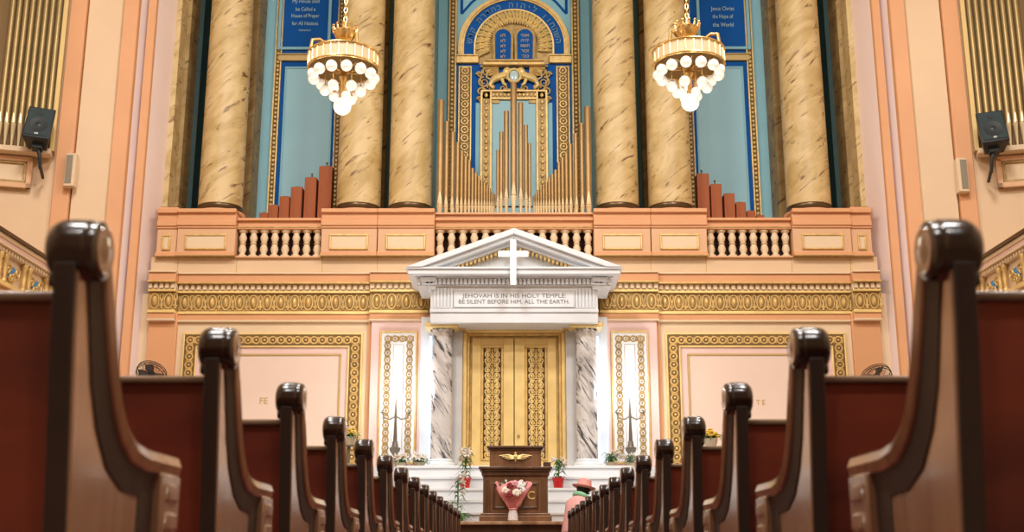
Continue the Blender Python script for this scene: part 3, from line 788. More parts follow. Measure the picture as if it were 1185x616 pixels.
for i, (px, top, w) in enumerate(PCN):
    yy = YPI - .14 - .10 * (1 - abs(i - 3) / 3)
    p = at(px, 252, yy); r = w / 2 * DEPTH(200, yy) / F
    pipe(p.x, yy, LEDGE, Z(top, yy), r, 'pipe', 'gilded organ pipe of the middle cluster, ' + CN[i], 'middle cluster organ pipes', 'pipe_lip', foot=.29 + .09 * (1 - abs(i - 3) / 3), seg=20)
# thin rail holding the pipes at their mouths
o = MB(); zr = LEDGE + .255
o.tube([(XO(-90, 240, YPI), YPI + .06, zr), (XO(90, 240, YPI), YPI + .06, zr)], .018, 6)
tag(o.build('pipe_rail', M['bronze']), 'thin dark rail crossing behind the gilded organ pipes near their feet', 'rail')

# wooden pipes
WPL = [(305, 246, 10), (316, 237, 11.5), (328.5, 227, 12), (342, 216, 13.5), (358, 205, 14), (375, 192, 16)]
WPR = [(815, 201, 14.5), (830, 213, 13), (845, 224, 12.5), (858, 234, 11.5), (869.5, 244, 10), (880, 249, 9)]
for row, side in ((WPL, 'left'), (WPR, 'right')):
    for i, (px, top, w) in enumerate(row):
        Y = 22.6; p = at(px, 245, Y); hw = w / 2 * DEPTH(230, Y) / F * .97; zt = Z(top, Y)
        j = i if side == 'right' else len(row) - 1 - i
        t = thing('wooden_organ_pipe', (p.x, Y, zl), 'square red-brown wooden organ pipe in the %s bay, %s' % (side, ['the tallest', 'second tallest', 'third tallest', 'fourth tallest', 'second shortest', 'the shortest'][j]), 'organ pipe', 'stepped wooden organ pipes')
        MB().box(p.x - hw, p.x + hw, Y, Y + .28, zl, zt).build('pipe_body', M['redwood'], t, bevel=.008)
        MB().box(p.x - hw * .5, p.x + hw * .5, Y + .08, Y + .2, zt, zt + .03).build('stopper', M['lectern_dk'], t, bevel=.005)
        if j < 2: MB().lathe([(.02, 0), (.012, .05), (.025, .06), (.02, .09), (0, .1)], (p.x, Y + .14, zt + .03), 10).build('stopper_knob', M['lectern_dk'], t)

# ------------------------------------------------------------------ the ark: white marble portico
pk = thing('ark_portico', (0, 20.6, STAGE), 'white marble temple front with gable and inscription round the golden doors', 'ark')
YF = 20.25
# entablature
X2 = lambda off, py, Y=YF: XO(off, py, Y)
zz = lambda py, Y=YF: Z(py, Y)
MB().box(X2(-97, 350), X2(97, 350), YF, YW, zz(374), zz(362)).box(X2(-97.5, 350), X2(97.5, 350), YF - .03, YW, zz(362), zz(358)).build('architrave', M['white'], pk, bevel=.012)
MB().box(X2(-97, 350), X2(97, 350), YF + .01, YW, zz(358), zz(330)).build('frieze', M['white2'], pk, bevel=.008)
MB().box(X2(-69, 345), X2(69, 345), YF - .015, YF + .02, zz(355), zz(337)).build('inscription_slab', M['white'], pk, bevel=.006)
m = MB(); frame_bars(m, X2(-70, 345), X2(70, 345), zz(356), zz(336), .02, YF - .03, YF + .01); m.build('slab_edging', M['white2'], pk, bevel=.005)
for ln, py, hw in (('JEHOVAH IS IN HIS HOLY TEMPLE:', 343.3, 60), ('BE SILENT BEFORE HIM, ALL THE EARTH.', 349.8, 64)):
    put_text(MB(), ln, .105, 0, YF - .016, zz(py), fit=2 * X2(hw, py)).build('inscription_line', M['letters'], pk)
for q in (-1, 1):
    m = MB()
    for i in range(6):
        xx = q * X2(72 + 4 * i, 345); m.box(xx - .018, xx + .018, YF - .02, YF + .02, zz(357), zz(334))
    m.build('fluted_block', M['white'], pk, bevel=.004)
m = MB(); x0, x1 = X2(-112, 328), X2(112, 328)
nn = 46
for i in range(nn):
    c = x0 + (x1 - x0) * (i + .5) / nn; m.box(c - .024, c + .024, YF - .12, YF - .05, zz(330.5), zz(324.5))
m.box(x0, x1, YF - .06, YF - .045, zz(331), zz(324)); m.build('dentil_moulding', M['white'], pk, smooth=False)
MB().box(x0, x1, YF - .05, YW - .34, zz(332), zz(323.5)).box(x0 - .03, x1 + .03, YF - .15, YW - .34, zz(324), zz(322.5)).build('bed_moulding', M['white2'], pk, bevel=.008)
ch = X2(121, 318)
MB().box(-ch, ch, YF - .34, YW - .34, zz(322.5), zz(317)).box(-ch - .04, ch + .04, YF - .38, YW - .34, zz(317), zz(314.5)).build('cornice', M['white'], pk, bevel=.012)
# gable
zb0 = zz(315); za = Z(264, YF - .38); hx = ch + .04
def rake(d0, d1, y0, y1):
    m = MB(); sl = (za - zb0) / hx; L = sqrt(1 + sl * sl)
    for q in (-1, 1):
        m.prism([(q * (hx - d0 * L / sl * 1.0), zb0), (q * (hx - d1 * L / sl), zb0), (0, za - d1 * L), (0, za - d0 * L)], y0, y1, 'y')
    return m
rake(0, .10, YF - .40, YW - .17).build('raking_cornice', M['white'], pk, bevel=.01)
rake(.10, .17, YF - .32, YW - .17).build('raking_fascia', M['white'], pk, bevel=.01)
rake(.17, .23, YF - .18, YW - .17).build('raking_bed_moulding', M['white2'], pk, bevel=.008)
sl = (za - zb0) / hx
MB().prism([(-hx + .5, zb0), (hx - .5, zb0), (0, za - .25)], YF + .05, YW - .17, 'y').build('tympanum', M['white2'], pk)
L = sqrt(1 + sl * sl)
for q in (-1, 1):
    m = MB()
    for i in range(22):
        u = .06 + .80 * i / 21; xx = q * hx * u; zc = za - .25 * L - sl * abs(xx)
        if zc < zb0 + .05: continue
        m.box(xx - .022, xx + .022, YF - .13, YF + .06, zc - .045, zc + .03)
    m.build('raking_dentil_moulding', M['gold'], pk, smooth=False)
# corner scroll brackets of the cornice
for q in (-1, 1):
    m = MB()
    for i, (o_, py0, py1) in enumerate(((100, 336, 324), (104, 331, 324), (108, 328, 323))):
        m.box(q * X2(90, 330), q * X2(o_, 330), YF - .06 - .06 * i, YW - .34, zz(py0), zz(py1))
    m.build('cornice_bracket', M['white'], pk, bevel=.02)
# columns of the portico
for q, side in ((-1, 'left'), (1, 'right')):
    xc = q * X2(84, 460, 20.6); yc = 20.62; r = X2(12.4, 460, 20.6); z0 = STAGE + .12; z1 = zz(381, 20.4)
    m = MB().lathe([(r, 0), (r * .99, .9), (r * .9, z1 - z0)], (xc, yc, z0), 32); c = m.build('column_shaft', M['greymarble'], pk)
    m = MB().box(xc - r * 1.3, xc + r * 1.3, yc - r * 1.3, yc + r * 1.3, STAGE, STAGE + .06).lathe([(r * 1.25, .06), (r * 1.3, .09), (r * 1.22, .12), (r * 1.05, .13), (r * 1.1, .15), (r * 1.0, .18)], (xc, yc, STAGE), 32)
    m.build('column_base', M['white'], pk)
    m = MB().lathe([(r * .92, 0), (r * 1.0, .02), (r * .95, .05), (r * 1.15, .12), (r * 1.4, .18)], (xc, yc, z1 - .02), 24)
    for i in range(12):
        th = 2 * pi * i / 12
        m.tube([(xc + r * .95 * cos(th), yc + r * .95 * sin(th), z1), (xc + r * 1.12 * cos(th), yc + r * 1.12 * sin(th), z1 + .08), (xc + r * 1.4 * cos(th), yc + r * 1.4 * sin(th), z1 + .10)], [.03, .035, .02], 6)
    m.build('column_capital', M['greymarble'], pk)
    MB().box(xc - r * 1.55, xc + r * 1.55, yc - r * 1.4, yc + r * 1.4, zz(378, 20.3), zz(372.5, 20.3)).build('gilded_abacus', M['gold_lt'], pk, bevel=.015)
    # outer white pier behind the column and inner grey pilaster
    x0, x1 = q * X2(92, 460, 21.3), q * X2(108, 460, 21.3)
    MB().box(x0, x1, 21.05, YW, STAGE, zz(366, 21)).build('outer_pier', M['white'], pk, bevel=.01)
    x0, x1 = q * X2(60, 460, 20.9), q * X2(72, 460, 20.9)
    MB().box(x0, x1, 20.78, YW, STAGE, zz(374, 20.8)).build('inner_pilaster', M['greystone'], pk, bevel=.01)
    MB().box(q * X2(57, 460, 20.8), q * X2(73, 460, 20.8), 20.7, YW, zz(381, 20.7), zz(375, 20.7)).build('pilaster_cap', M['gold'], pk, bevel=.01)
# cross lamp
cp = at(594, 292, YF - .45)
cr = thing('glowing_cross', (cp.x, cp.y, Z(329, YF - .45)), 'white glowing cross standing in front of the marble gable', 'cross')
uw = XO(2.7, 300, YF - .45)
yy = YF - .45
MB().box(cp.x - uw, cp.x + uw, yy - .04, yy + .02, Z(329, yy), Z(278, yy)).box(cp.x - XO(17, 294, yy), cp.x - uw, yy - .04, yy + .02, Z(296.5, yy), Z(291.3, yy)).box(cp.x + uw, cp.x + XO(17, 294, yy), yy - .04, yy + .02, Z(296.5, yy), Z(291.3, yy)).build('lit_face', M['neon'], cr, bevel=.008)
m = MB().box(cp.x - uw - .012, cp.x + uw + .012, yy + .02, yy + .05, Z(329.5, yy), Z(277.5, yy)).box(cp.x - XO(17.5, 294, yy), cp.x + XO(17.5, 294, yy), yy + .02, yy + .05, Z(297, yy), Z(290.8, yy))
m.build('backing', M['white2'], cr)
m = MB()
for py in (283, 319): m.tube([(cp.x, yy + .05, Z(py, yy)), (cp.x, YF - .0, Z(py, yy))], .012, 6)
m.build('bracket', M['chrome'], cr)

# golden doors
dk = thing('golden_door_frame', (0, 20.95, STAGE), 'broad golden moulded frame round the double ark doors', 'door frame')
YD = 21.0
zt = Z(381, YD); x0, x1 = XO(-60, 460, YD), XO(60, 460, YD)
w1 = XO(5.2, 460, YD)
frame_bars(MB(), x0, x1, STAGE, zt, w1, YD - .12, YD + .3, False).build('outer_moulding', M['gold_lt'], dk, bevel=.02)
frame_bars(MB(), x0 + w1, x1 - w1, STAGE, zt - w1, w1 * .6, YD - .06, YD + .3, False).build('middle_moulding', M['gold'], dk, bevel=.012)
frame_bars(MB(), x0 + w1 * 1.6, x1 - w1 * 1.6, STAGE, zt - w1 * 1.6, w1 * .5, YD - .02, YD + .3, False).build('inner_moulding', M['gold_dk'], dk, bevel=.008)
MB().box(x0 - .1, x1 + .1, YD - .05, YD + .3, zt, Z(374, YD)).build('head_board', M['gold_dk'], dk, bevel=.01)
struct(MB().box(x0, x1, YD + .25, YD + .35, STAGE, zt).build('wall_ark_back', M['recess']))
xd = x1 - w1 * 2.1
ztd = zt - w1 * 2.1
def filigree(mb, x0, x1, z0, z1, y, n=5):
    cx = (x0 + x1) / 2; hw = (x1 - x0) / 2; uh = (z1 - z0) / n
    for i in range(n):
        b = z0 + i * uh
        mb.tube([(cx, y, b + .01), (cx, y - .01, b + uh * .5), (cx, y, b + uh - .01)], [.012, .018, .010], 6)
        mb.box(cx - hw * .5, cx + hw * .5, y - .015, y + .01, b + uh * .02, b + uh * .07)
        mb.ball((cx, y - .005, b + uh * .5), .032, 8, 6, .7, .6, 1.5)
        for q in (-1, 1):
            for (fx, fz_, r_, tn, st, sg2) in ((.50, .22, .42, 1.5, -pi / 2, 1), (.55, .60, .36, 1.6, pi / 2, -1), (.45, .86, .26, 1.4, -pi / 2, 1)):
                pts = spiral(fx * hw, b + fz_ * uh, r_ * hw, tn, st, sg2, 16)
                mb.tube([(cx + q * a_, y - .004, z_) for a_, z_ in pts], [.0155 - .0005 * k for k in range(17)], 5)
                mb.ball((cx + q * fx * hw, y - .006, b + fz_ * uh), .022, 6, 5)
            for k in range(4):
                zz_ = b + uh * (.12 + .24 * k)
                mb.tube([(cx + q * .02, y, zz_), (cx + q * hw * .3, y - .01, zz_ + .06), (cx + q * hw * .92, y, zz_ + .03)], [.009, .016, .005], 5)
    return mb
for q, side in ((-1, 'left'), (1, 'right')):
    a, b = (q * .008, q * xd)
    xa, xb = sorted((a, b))
    t = thing('golden_door', ((xa + xb) / 2, YD + .05, STAGE), 'golden ark door leaf with carved scroll panel, the %s of the two' % side, 'door', 'golden ark doors')
    pa, pb = sorted((q * XO(12.5, 460, YD), q * XO(38.5, 460, YD)))
    zp0, zp1 = STAGE + .18, Z(400, YD)
    m = MB(); m.box(xa, pa, YD, YD + .1, STAGE, ztd).box(pb, xb, YD, YD + .1, STAGE, ztd).box(pa, pb, YD, YD + .1, zp1, ztd).box(pa, pb, YD, YD + .1, STAGE, zp0)
    m.build('stile_frame', M['gold_lt'], t, bevel=.004)
    frame_bars(MB(), pa, pb, zp0, zp1, .045, YD - .025, YD + .06).build('panel_moulding', M['gold'], t, bevel=.012)
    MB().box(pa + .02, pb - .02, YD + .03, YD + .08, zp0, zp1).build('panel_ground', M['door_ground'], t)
    filigree(MB(), pa + .05, pb - .05, zp0 + .05, zp1 - .05, YD + .02, 7).build('panel_scrollwork', M['gold_lt'], t)
    if q > 0:
        MB().ball((q * XO(5, 500, YD), YD - .03, Z(505, YD)), .025, 10, 8).build('knob', M['gold_dk'], t)

# cold white light tubes tucked behind the portico columns
for q, side in ((-1, 'left'), (1, 'right')):
    xx = q * XO(97.5, 460, 20.93)
    t = thing('light_tube', (xx, 20.93, STAGE), 'upright cold white light tube beside the %s ark column' % side, 'light', 'ark light tubes')
    MB().lathe([(.001, 0), (.018, .002), (.018, 2.3), (.001, 2.302)], (xx, 20.93, STAGE + .12), 10).build('tube', M['led'], t)
    MB().box(xx - .03, xx + .03, 20.90, 20.96, STAGE, STAGE + .12).build('socket', M['white'], t, bevel=.006)

# ------------------------------------------------------------------ candelabra
def candelabrum(px, side, Y=20.85):
    p = at(px, 520, Y); x = p.x
    t = thing('candelabrum', (x, Y, STAGE), 'tall bronze two-armed candelabrum with torch cup in front of the %s filigree panel' % side, 'candelabrum', 'standing candelabra')
    zc = Z(524, Y); z2 = Z(482, Y); z3 = Z(464, Y)
    MB().lathe([(.16, 0), (.16, .03), (.06, .07), (.035, .12), (.03, zc - STAGE - .06), (.05, zc - STAGE - .03), (.09, zc - STAGE + .03), (.10, zc - STAGE + .08), (.06, zc - STAGE + .10), (.05, zc - STAGE + .16), (.045, zc - STAGE + .2)], (x, Y, STAGE), 20).build('pedestal', M['stand'], t)
    MB().lathe([(.032, 0), (.036, .03), (.020, (z2 - zc) - .25), (.026, z2 - zc - .2), (.012, z3 - zc - .2), (.004, z3 - zc - .12)], (x, Y, zc + .2), 16).build('shaft', M['stand'], t)
    for q in (-1, 1):
        a = MB().tube([(x, Y, z2), (x + q * .10, Y, z2 - .05), (x + q * .20, Y, z2 - .03), (x + q * .235, Y, z2 + .05)], [.016, .016, .014, .014], 8).build('arm', M['stand'], t)
        MB().lathe([(.012, 0), (.045, .02), (.04, .03), (.02, .035), (.02, .06)], (x + q * .235, Y, z2 + .05), 14).build('drip_pan', M['stand'], a)
    MB().lathe([(.016, 0), (.03, .05), (.034, .10), (.022, .18), (.004, .24)], (x, Y, z3 + .08), 14).build('candle_bulb', M['flame'], t)
    lg = bpy.data.lights.new('candelabrum_glow', 'POINT'); lg.energy = 34; lg.color = (.94, .97, 1); lg.shadow_soft_size = .08
    lo = bpy.data.objects.new('candelabrum_glow', lg); COL.objects.link(lo); lo.location = (x, Y - .22, z3 + .2)
candelabrum(457, 'left'); candelabrum(730, 'right')

# ------------------------------------------------------------------ lectern
YL = 16.35
lx = at(596.5, 600, YL).x; z0 = PLAT
U = DEPTH(560, YL) / F
lec = thing('lectern', (lx, YL, z0), 'dark oak panelled lectern with gilded winged emblem below the golden doors', 'lectern')
def lz(py): return Z(py, YL)
hw = 37.5 * U
MB().box(lx - hw - .05, lx + hw + .05, YL - .05, YL + .55, z0, z0 + .09).box(lx - hw - .03, lx + hw + .03, YL - .03, YL + .53, z0 + .09, lz(594)).build('plinth', M['lectern'], lec, bevel=.012)
MB().box(lx - hw, lx + hw, YL, YL + .5, lz(594), lz(551)).build('body', M['lectern'], lec, bevel=.006)
m = MB(); frame_bars(m, lx - hw + .13, lx + hw - .13, lz(589), lz(559), .028, YL - .022, YL + .01); m.build('panel_moulding', M['lectern_dk'], lec, bevel=.008)
MB().box(lx - hw + .158, lx + hw - .158, YL - .004, YL + .01, lz(589) + .028, lz(559) - .028).build('front_panel', M['lectern'], lec)
for xx in (-1, 1):
    m = MB()
    for k in range(3): m.box(lx + xx * (hw - .03 - .03 * k) - .008, lx + xx * (hw - .03 - .03 * k) + .008, YL - .012, YL + .01, lz(592), lz(555))
    m.build('reeding', M['lectern_dk'], lec, bevel=.004)
MB().box(lx - hw - .06, lx + hw + .06, YL - .07, YL + .55, lz(543.5), lz(540.5)).box(lx - hw - .04, lx + hw + .04, YL - .05, YL + .53, lz(546), lz(543.5)).box(lx - hw - .02, lx + hw + .02, YL - .025, YL + .52, lz(551), lz(546)).build('ledge', M['lectern_dk'], lec, bevel=.008)
h2 = 30 * U
MB().box(lx - h2, lx + h2, YL + .04, YL + .46, lz(540.5), lz(519)).build('reading_box', M['lectern'], lec, bevel=.006)
MB().box(lx - h2 - .04, lx + h2 + .04, YL, YL + .5, lz(519), lz(516)).box(lx - h2 - .02, lx + h2 + .02, YL + .02, YL + .48, lz(521), lz(519)).build('top_board', M['lectern_dk'], lec, bevel=.008)
em = MB(); ez = lz(528.5); ye = YL + .03
for q in (-1, 1):
    for k in range(4):
        em.tube([(lx + q * .02, ye, ez - .005 - .008 * k), (lx + q * (.10 - .01 * k), ye - .01, ez + .018 - .016 * k), (lx + q * (.225 - .035 * k), ye, ez + .012 - .017 * k)], [.014, .018, .004], 6)
em.ball((lx, ye - .005, ez), .036, 14, 8, 1, .5, .9); em.ball((lx, ye - .005, ez + .045), .018, 10, 6); em.tube([(lx, ye, ez - .02), (lx, ye, ez - .075)], [.02, .006], 6)
em.build('winged_emblem', M['gold_lt'], lec)
put_text(MB(), 'C', .155, at(614.5, 573.5, YL).x, YL - .008, lz(573.5), bold=.003).build('gilded_letter', M['gold_lt'], lec)
bx = at(631, 539, YL + .1)
o = MB().box(bx.x - .028, bx.x + .075, YL + .04, YL + .26, lz(540.5) + .004, lz(540.5) + .070).build('book', M['lectern_dk'], bevel=.006)
tag(o, 'small brown book lying on the right end of the lectern ledge', 'book')

# bouquet leaning on the lectern
by = YL - .16; bxx = at(593.5, 600, by).x; bz = PLAT
U2 = DEPTH(590, by) / F
bq = thing('bouquet', (bxx, by, bz), 'bouquet of roses in pink paper leaning on the lectern front', 'bouquet')
m = MB(); seg = 26; prof = [(.055, .16), (.095, .25), (.17, .37), (.225, .50)]
vs = []; fs = []
for j, (r, h) in enumerate(prof):
    for i in range(seg):
        th = 2 * pi * i / seg; rr = r * (1 + .10 * j / 3 * sin(5 * th + 1) + .05 * j / 3 * sin(11 * th))
        vs.append((bxx + rr * cos(th) * 1.08, by + rr * sin(th) * .38 + .04, bz + h + .05 * (j / 3) * sin(3 * th)))
for j in range(3):
    for i in range(seg): fs.append((j * seg + i, j * seg + (i + 1) % seg, (j + 1) * seg + (i + 1) % seg, (j + 1) * seg + i))
m.add(vs, fs); o = m.build('paper_wrap', M['pinkwrap'], bq); sm = o.modifiers.new('s', 'SOLIDIFY'); sm.thickness = .004
m = MB().lathe([(.05, 0), (.07, .02), (.065, .10), (.05, .15), (.056, .18)], (bxx, by, bz + .003), 14); m.build('stem_wrap', M['whitewrap'], bq)
MB().lathe([(.056, 0), (.063, .012), (.056, .024)], (bxx, by, bz + .16), 14).build('ribbon', M['pinkwrap'], bq)
m = MB(); vs = []; fs = []; seg = 18
for j, (r, h) in enumerate(((.05, .2), (.12, .36), (.19, .53))):
    for i in range(seg + 1):
        th = -1.3 + 2.6 * i / seg; rr = r * (1 + .07 * j * sin(7 * th))
        vs.append((bxx + .05 + rr * sin(th) * .95, by + .09 - rr * cos(th) * .12, bz + h + .02 * j * sin(4 * th)))
for j in range(2):
    for i in range(seg): a = j * (seg + 1) + i; fs.append((a, a + 1, a + seg + 2, a + seg + 1))
o = m.add(vs, fs).build('tissue_wrap', M['whitewrap'], bq); sm = o.modifiers.new('s', 'SOLIDIFY'); sm.thickness = .003
def rose(c, r, mt, par):
    m = MB()
    for k in range(3):
        for i in range(5):
            th = 2 * pi * i / 5 + k * .6; rr = r * (.25 + .28 * k)
            m.ball((c[0] + rr * cos(th), c[1] - .02 + rr * sin(th) * .5, c[2] + .01 - .012 * k + .6 * rr * sin(th)), r * .5, 7, 5, 1, .6, 1)
    m.ball((c[0], c[1] - .03, c[2]), r * .45, 8, 6)
    m.build('rose_bloom', M[mt], par)
for dx, dz, mt, r in ((-.10, 0.43, 'rosewhite', .05), (-.04, 0.49, 'rosered', .042), (.03, 0.52, 'rosepink', .04), (.10, 0.49, 'petal', .04), (.05, 0.40, 'rosewhite', .055), (-.05, 0.37, 'rosered', .045), (.13, 0.44, 'petal', .035)):
    rose((bxx + dx, by - .06 - .02 * (dz < .4), bz + dz), r, mt, bq)
m = MB(); random.seed(3)
for i in range(12):
    a_ = random.uniform(-1, 1)
    m.ribbon([(bxx + a_ * .04, by + .04, bz + .2), (bxx + a_ * .12, by + .05, bz + .38), (bxx + a_ * .22, by + .03, bz + .56)], [.008, .02, .002], (1, 0, .2))
m.build('bouquet_leaves', M['leaf'], bq)

# ------------------------------------------------------------------ lilies and flowers
def lily_flower(mb, c, d, s):
    c = Vector(c); d = Vector(d).normalized(); q = d.to_track_quat('Z', 'Y')
    for i in range(6):
        th = 2 * pi * i / 6
        rad = q @ Vector((cos(th), sin(th), 0)); tan_ = q @ Vector((-sin(th), cos(th), 0))
        pts = [c + d * (s * u) + rad * (s * w) for u, w in ((0, .03), (.45, .10), (.8, .26), (1.0, .52), (.98, .72))]
        mb.ribbon(pts, [s * .04, s * .11, s * .17, s * .13, s * .01], tan_, .003)
def lily_plant(name, base, h, spread, label, group, pot='redpot', nf=6, ns=3, potr=.10, poth=.17, seed=1):
    random.seed(seed); b = Vector(base)
    t = thing(name, base, label, 'potted plant', group)
    if pot:
        MB().lathe([(potr * .72, 0), (potr * .8, poth * .4), (potr, poth * .92), (potr * 1.08, poth), (potr * .9, poth), (potr * .85, poth * .8), (0, poth * .8)], base, 18).build('pot', M[pot], t)
    z0 = b.z + (poth * .7 if pot else 0)
    st = MB(); lf = MB(); tops = []
    for i in range(ns):
        a = random.uniform(0, 2 * pi); s = random.uniform(.2, 1) * spread
        p = [Vector((b.x, b.y, z0)), Vector((b.x + s * .4 * cos(a), b.y + s * .4 * sin(a), z0 + h * .5)), Vector((b.x + s * cos(a), b.y + s * sin(a), z0 + h * random.uniform(.8, 1)))]
        st.tube(p, [.010, .008, .006], 6); tops.append(p)
        for k in range(9):
            u = .1 + .8 * k / 9; q = p[0].lerp(p[1], u * 2) if u < .5 else p[1].lerp(p[2], u * 2 - 1)
            th = k * 2.4 + i; d = Vector((cos(th), sin(th), 0)); L = random.uniform(.10, .18)
            lf.ribbon([q, q + d * L * .55 + Vector((0, 0, .04)), q + d * L + Vector((0, 0, -.03))], [.008, .016, .002], d.cross(Vector((0, 0, 1))))
    st.build('stem', M['leaf_lt'], t); lf.build('foliage', M['leaf'], t)
    for i in range(nf):
        p = tops[i % ns]; u = random.uniform(.55, 1.02); c = p[1].lerp(p[2], max(0, u * 2 - 1))
        a = random.uniform(pi, 2 * pi) if i % 3 else random.uniform(0, 2 * pi)
        m = MB(); d = Vector((cos(a), sin(a) * .8, random.uniform(-.1, .5))); lily_flower(m, c, d, random.uniform(.09, .125)); fl = m.build('lily_bloom', M['petal'], t)
        m = MB(); c2 = c + d.normalized() * .05; m.tube([c2, c2 + d.normalized() * .06], [.006, .012], 5); m.build('stamen', M['pollen'], fl)
    return t
def step_z(i): return PLAT + (STAGE - PLAT) * i / NST
def step_y(i): return 18.25 + .36 * (i - 1)
def on_step(px, i, dy=.16):
    Y = step_y(i) + dy; return (XO(px - CX, 560, Y), Y, step_z(i))
G = 'white lilies on the ark steps'
lily_plant('potted_lily', on_step(538, 3), .60, .10, 'tall white lily in a red foil pot left of the lectern', G, nf=7, ns=4, seed=4)
lily_plant('potted_lily', on_step(646, 3), .42, .07, 'white lily in a red foil pot right of the lectern, behind the pink hat', G, nf=3, ns=3, seed=8)
lily_plant('potted_lily', on_step(530, 1), .62, .06, 'slender lily with drooping spiky leaves low on the left steps', G, pot=None, nf=4, ns=2, seed=15)
# spiky leaves at its foot
p = on_step(531, 1, -.12); p = (p[0], p[1], PLAT)
sp = thing('spiky_plant', (p[0] + .02, p[1] - .05, p[2]), 'low spiky green plant at the foot of the slender lily', 'potted plant')
m = MB(); random.seed(5)
for i in range(26):
    th = 2 * pi * i / 26; L = random.uniform(.16, .27); d = Vector((cos(th), sin(th), 0)); c = Vector((p[0] + .02, p[1] - .05, p[2] + .02))
    m.ribbon([c, c + d * L * .5 + Vector((0, 0, .16)), c + d * L + Vector((0, 0, random.uniform(.02, .12)))], [.008, .014, .001], d.cross(Vector((0, 0, 1))))
m.build('foliage', M['leaf_lt'], sp)
MB().lathe([(.05, 0), (.06, .03), (.03, .05), (0, .05)], (p[0] + .02, p[1] - .05, p[2]), 12).build('pot', M['pot'], sp)
lily_plant('potted_lily', (XO(485 - CX, 550, 19.98), 20.06, STAGE), .12, .12, 'spreading white lilies at the left end of the marble landing', G, pot='pot', nf=8, ns=5, poth=.08, seed=21)
lily_plant('potted_lily', (XO(707 - CX, 550, 20.05), 20.05, STAGE), .20, .10, 'white lilies at the right end of the marble landing', G, pot='pot', nf=7, ns=4, poth=.08, seed=23)
lily_plant('potted_lily', (XO(464 - CX, 550, 20.1), 20.1, STAGE), .14, .12, 'white lilies on the landing below the left candelabrum', G, pot='pot', nf=6, ns=4, poth=.08, seed=25)
lily_plant('potted_lily', (XO(731 - CX, 550, 20.1), 20.1, STAGE), .14, .12, 'white lilies on the landing below the right candelabrum', G, pot='pot', nf=6, ns=4, poth=.08, seed=27)
def mum(px, py, label, Y=20.2, n=20, mats='yellow', seed=1):
    random.seed(seed); c = at(px, py, Y)
    t = thing('flower_stand', (c.x, Y, STAGE), label, 'flower arrangement', 'flower stands')
    zt = c.z - .2
    MB().lathe([(.14, 0), (.14, .03), (.03, .06), (.03, zt - STAGE - .04), (.12, zt - STAGE - .02), (.12, zt - STAGE)], (c.x, Y, STAGE), 16).build('stand', M['stand'], t)
    MB().lathe([(.09, 0), (.13, .14), (.11, .14), (0, .12)], (c.x, Y, zt), 16).build('basket', M['pot'], t)
    lf = MB()
    for i in range(26):
        th = random.uniform(0, 2 * pi); d = Vector((cos(th), sin(th), 0)); q = Vector((c.x, Y, zt + .12)); L = random.uniform(.14, .26)
        lf.ribbon([q, q + d * L * .6 + Vector((0, 0, .08)), q + d * L + Vector((0, 0, random.uniform(-.06, .1)))], [.006, .02, .002], d.cross(Vector((0, 0, 1))))
    lf.build('foliage', M['leaf'], t)
    for i in range(n):
        th = i * 2.4; rr = .17 * sqrt(i / n); m = MB(); cc = (c.x + rr * cos(th), Y + rr * sin(th), c.z + .10 - rr * .8)
        for k in range(8):
            a_ = 2 * pi * k / 8; m.ball((cc[0] + .028 * cos(a_), cc[1] + .028 * sin(a_), cc[2] + .004), .02, 6, 4, 1, 1, .6)
        m.ball(cc, .024, 7, 5); m.build('chrysanthemum_bloom', M[mats if i % 4 else 'rosewhite'] if px < CX else M[mats], t)
mum(822, 504, 'yellow flowers with dark leaves on a stand at the right wall panel', seed=2)
mum(404, 502, 'yellow and cream flowers on a stand at the left wall panel', seed=3)

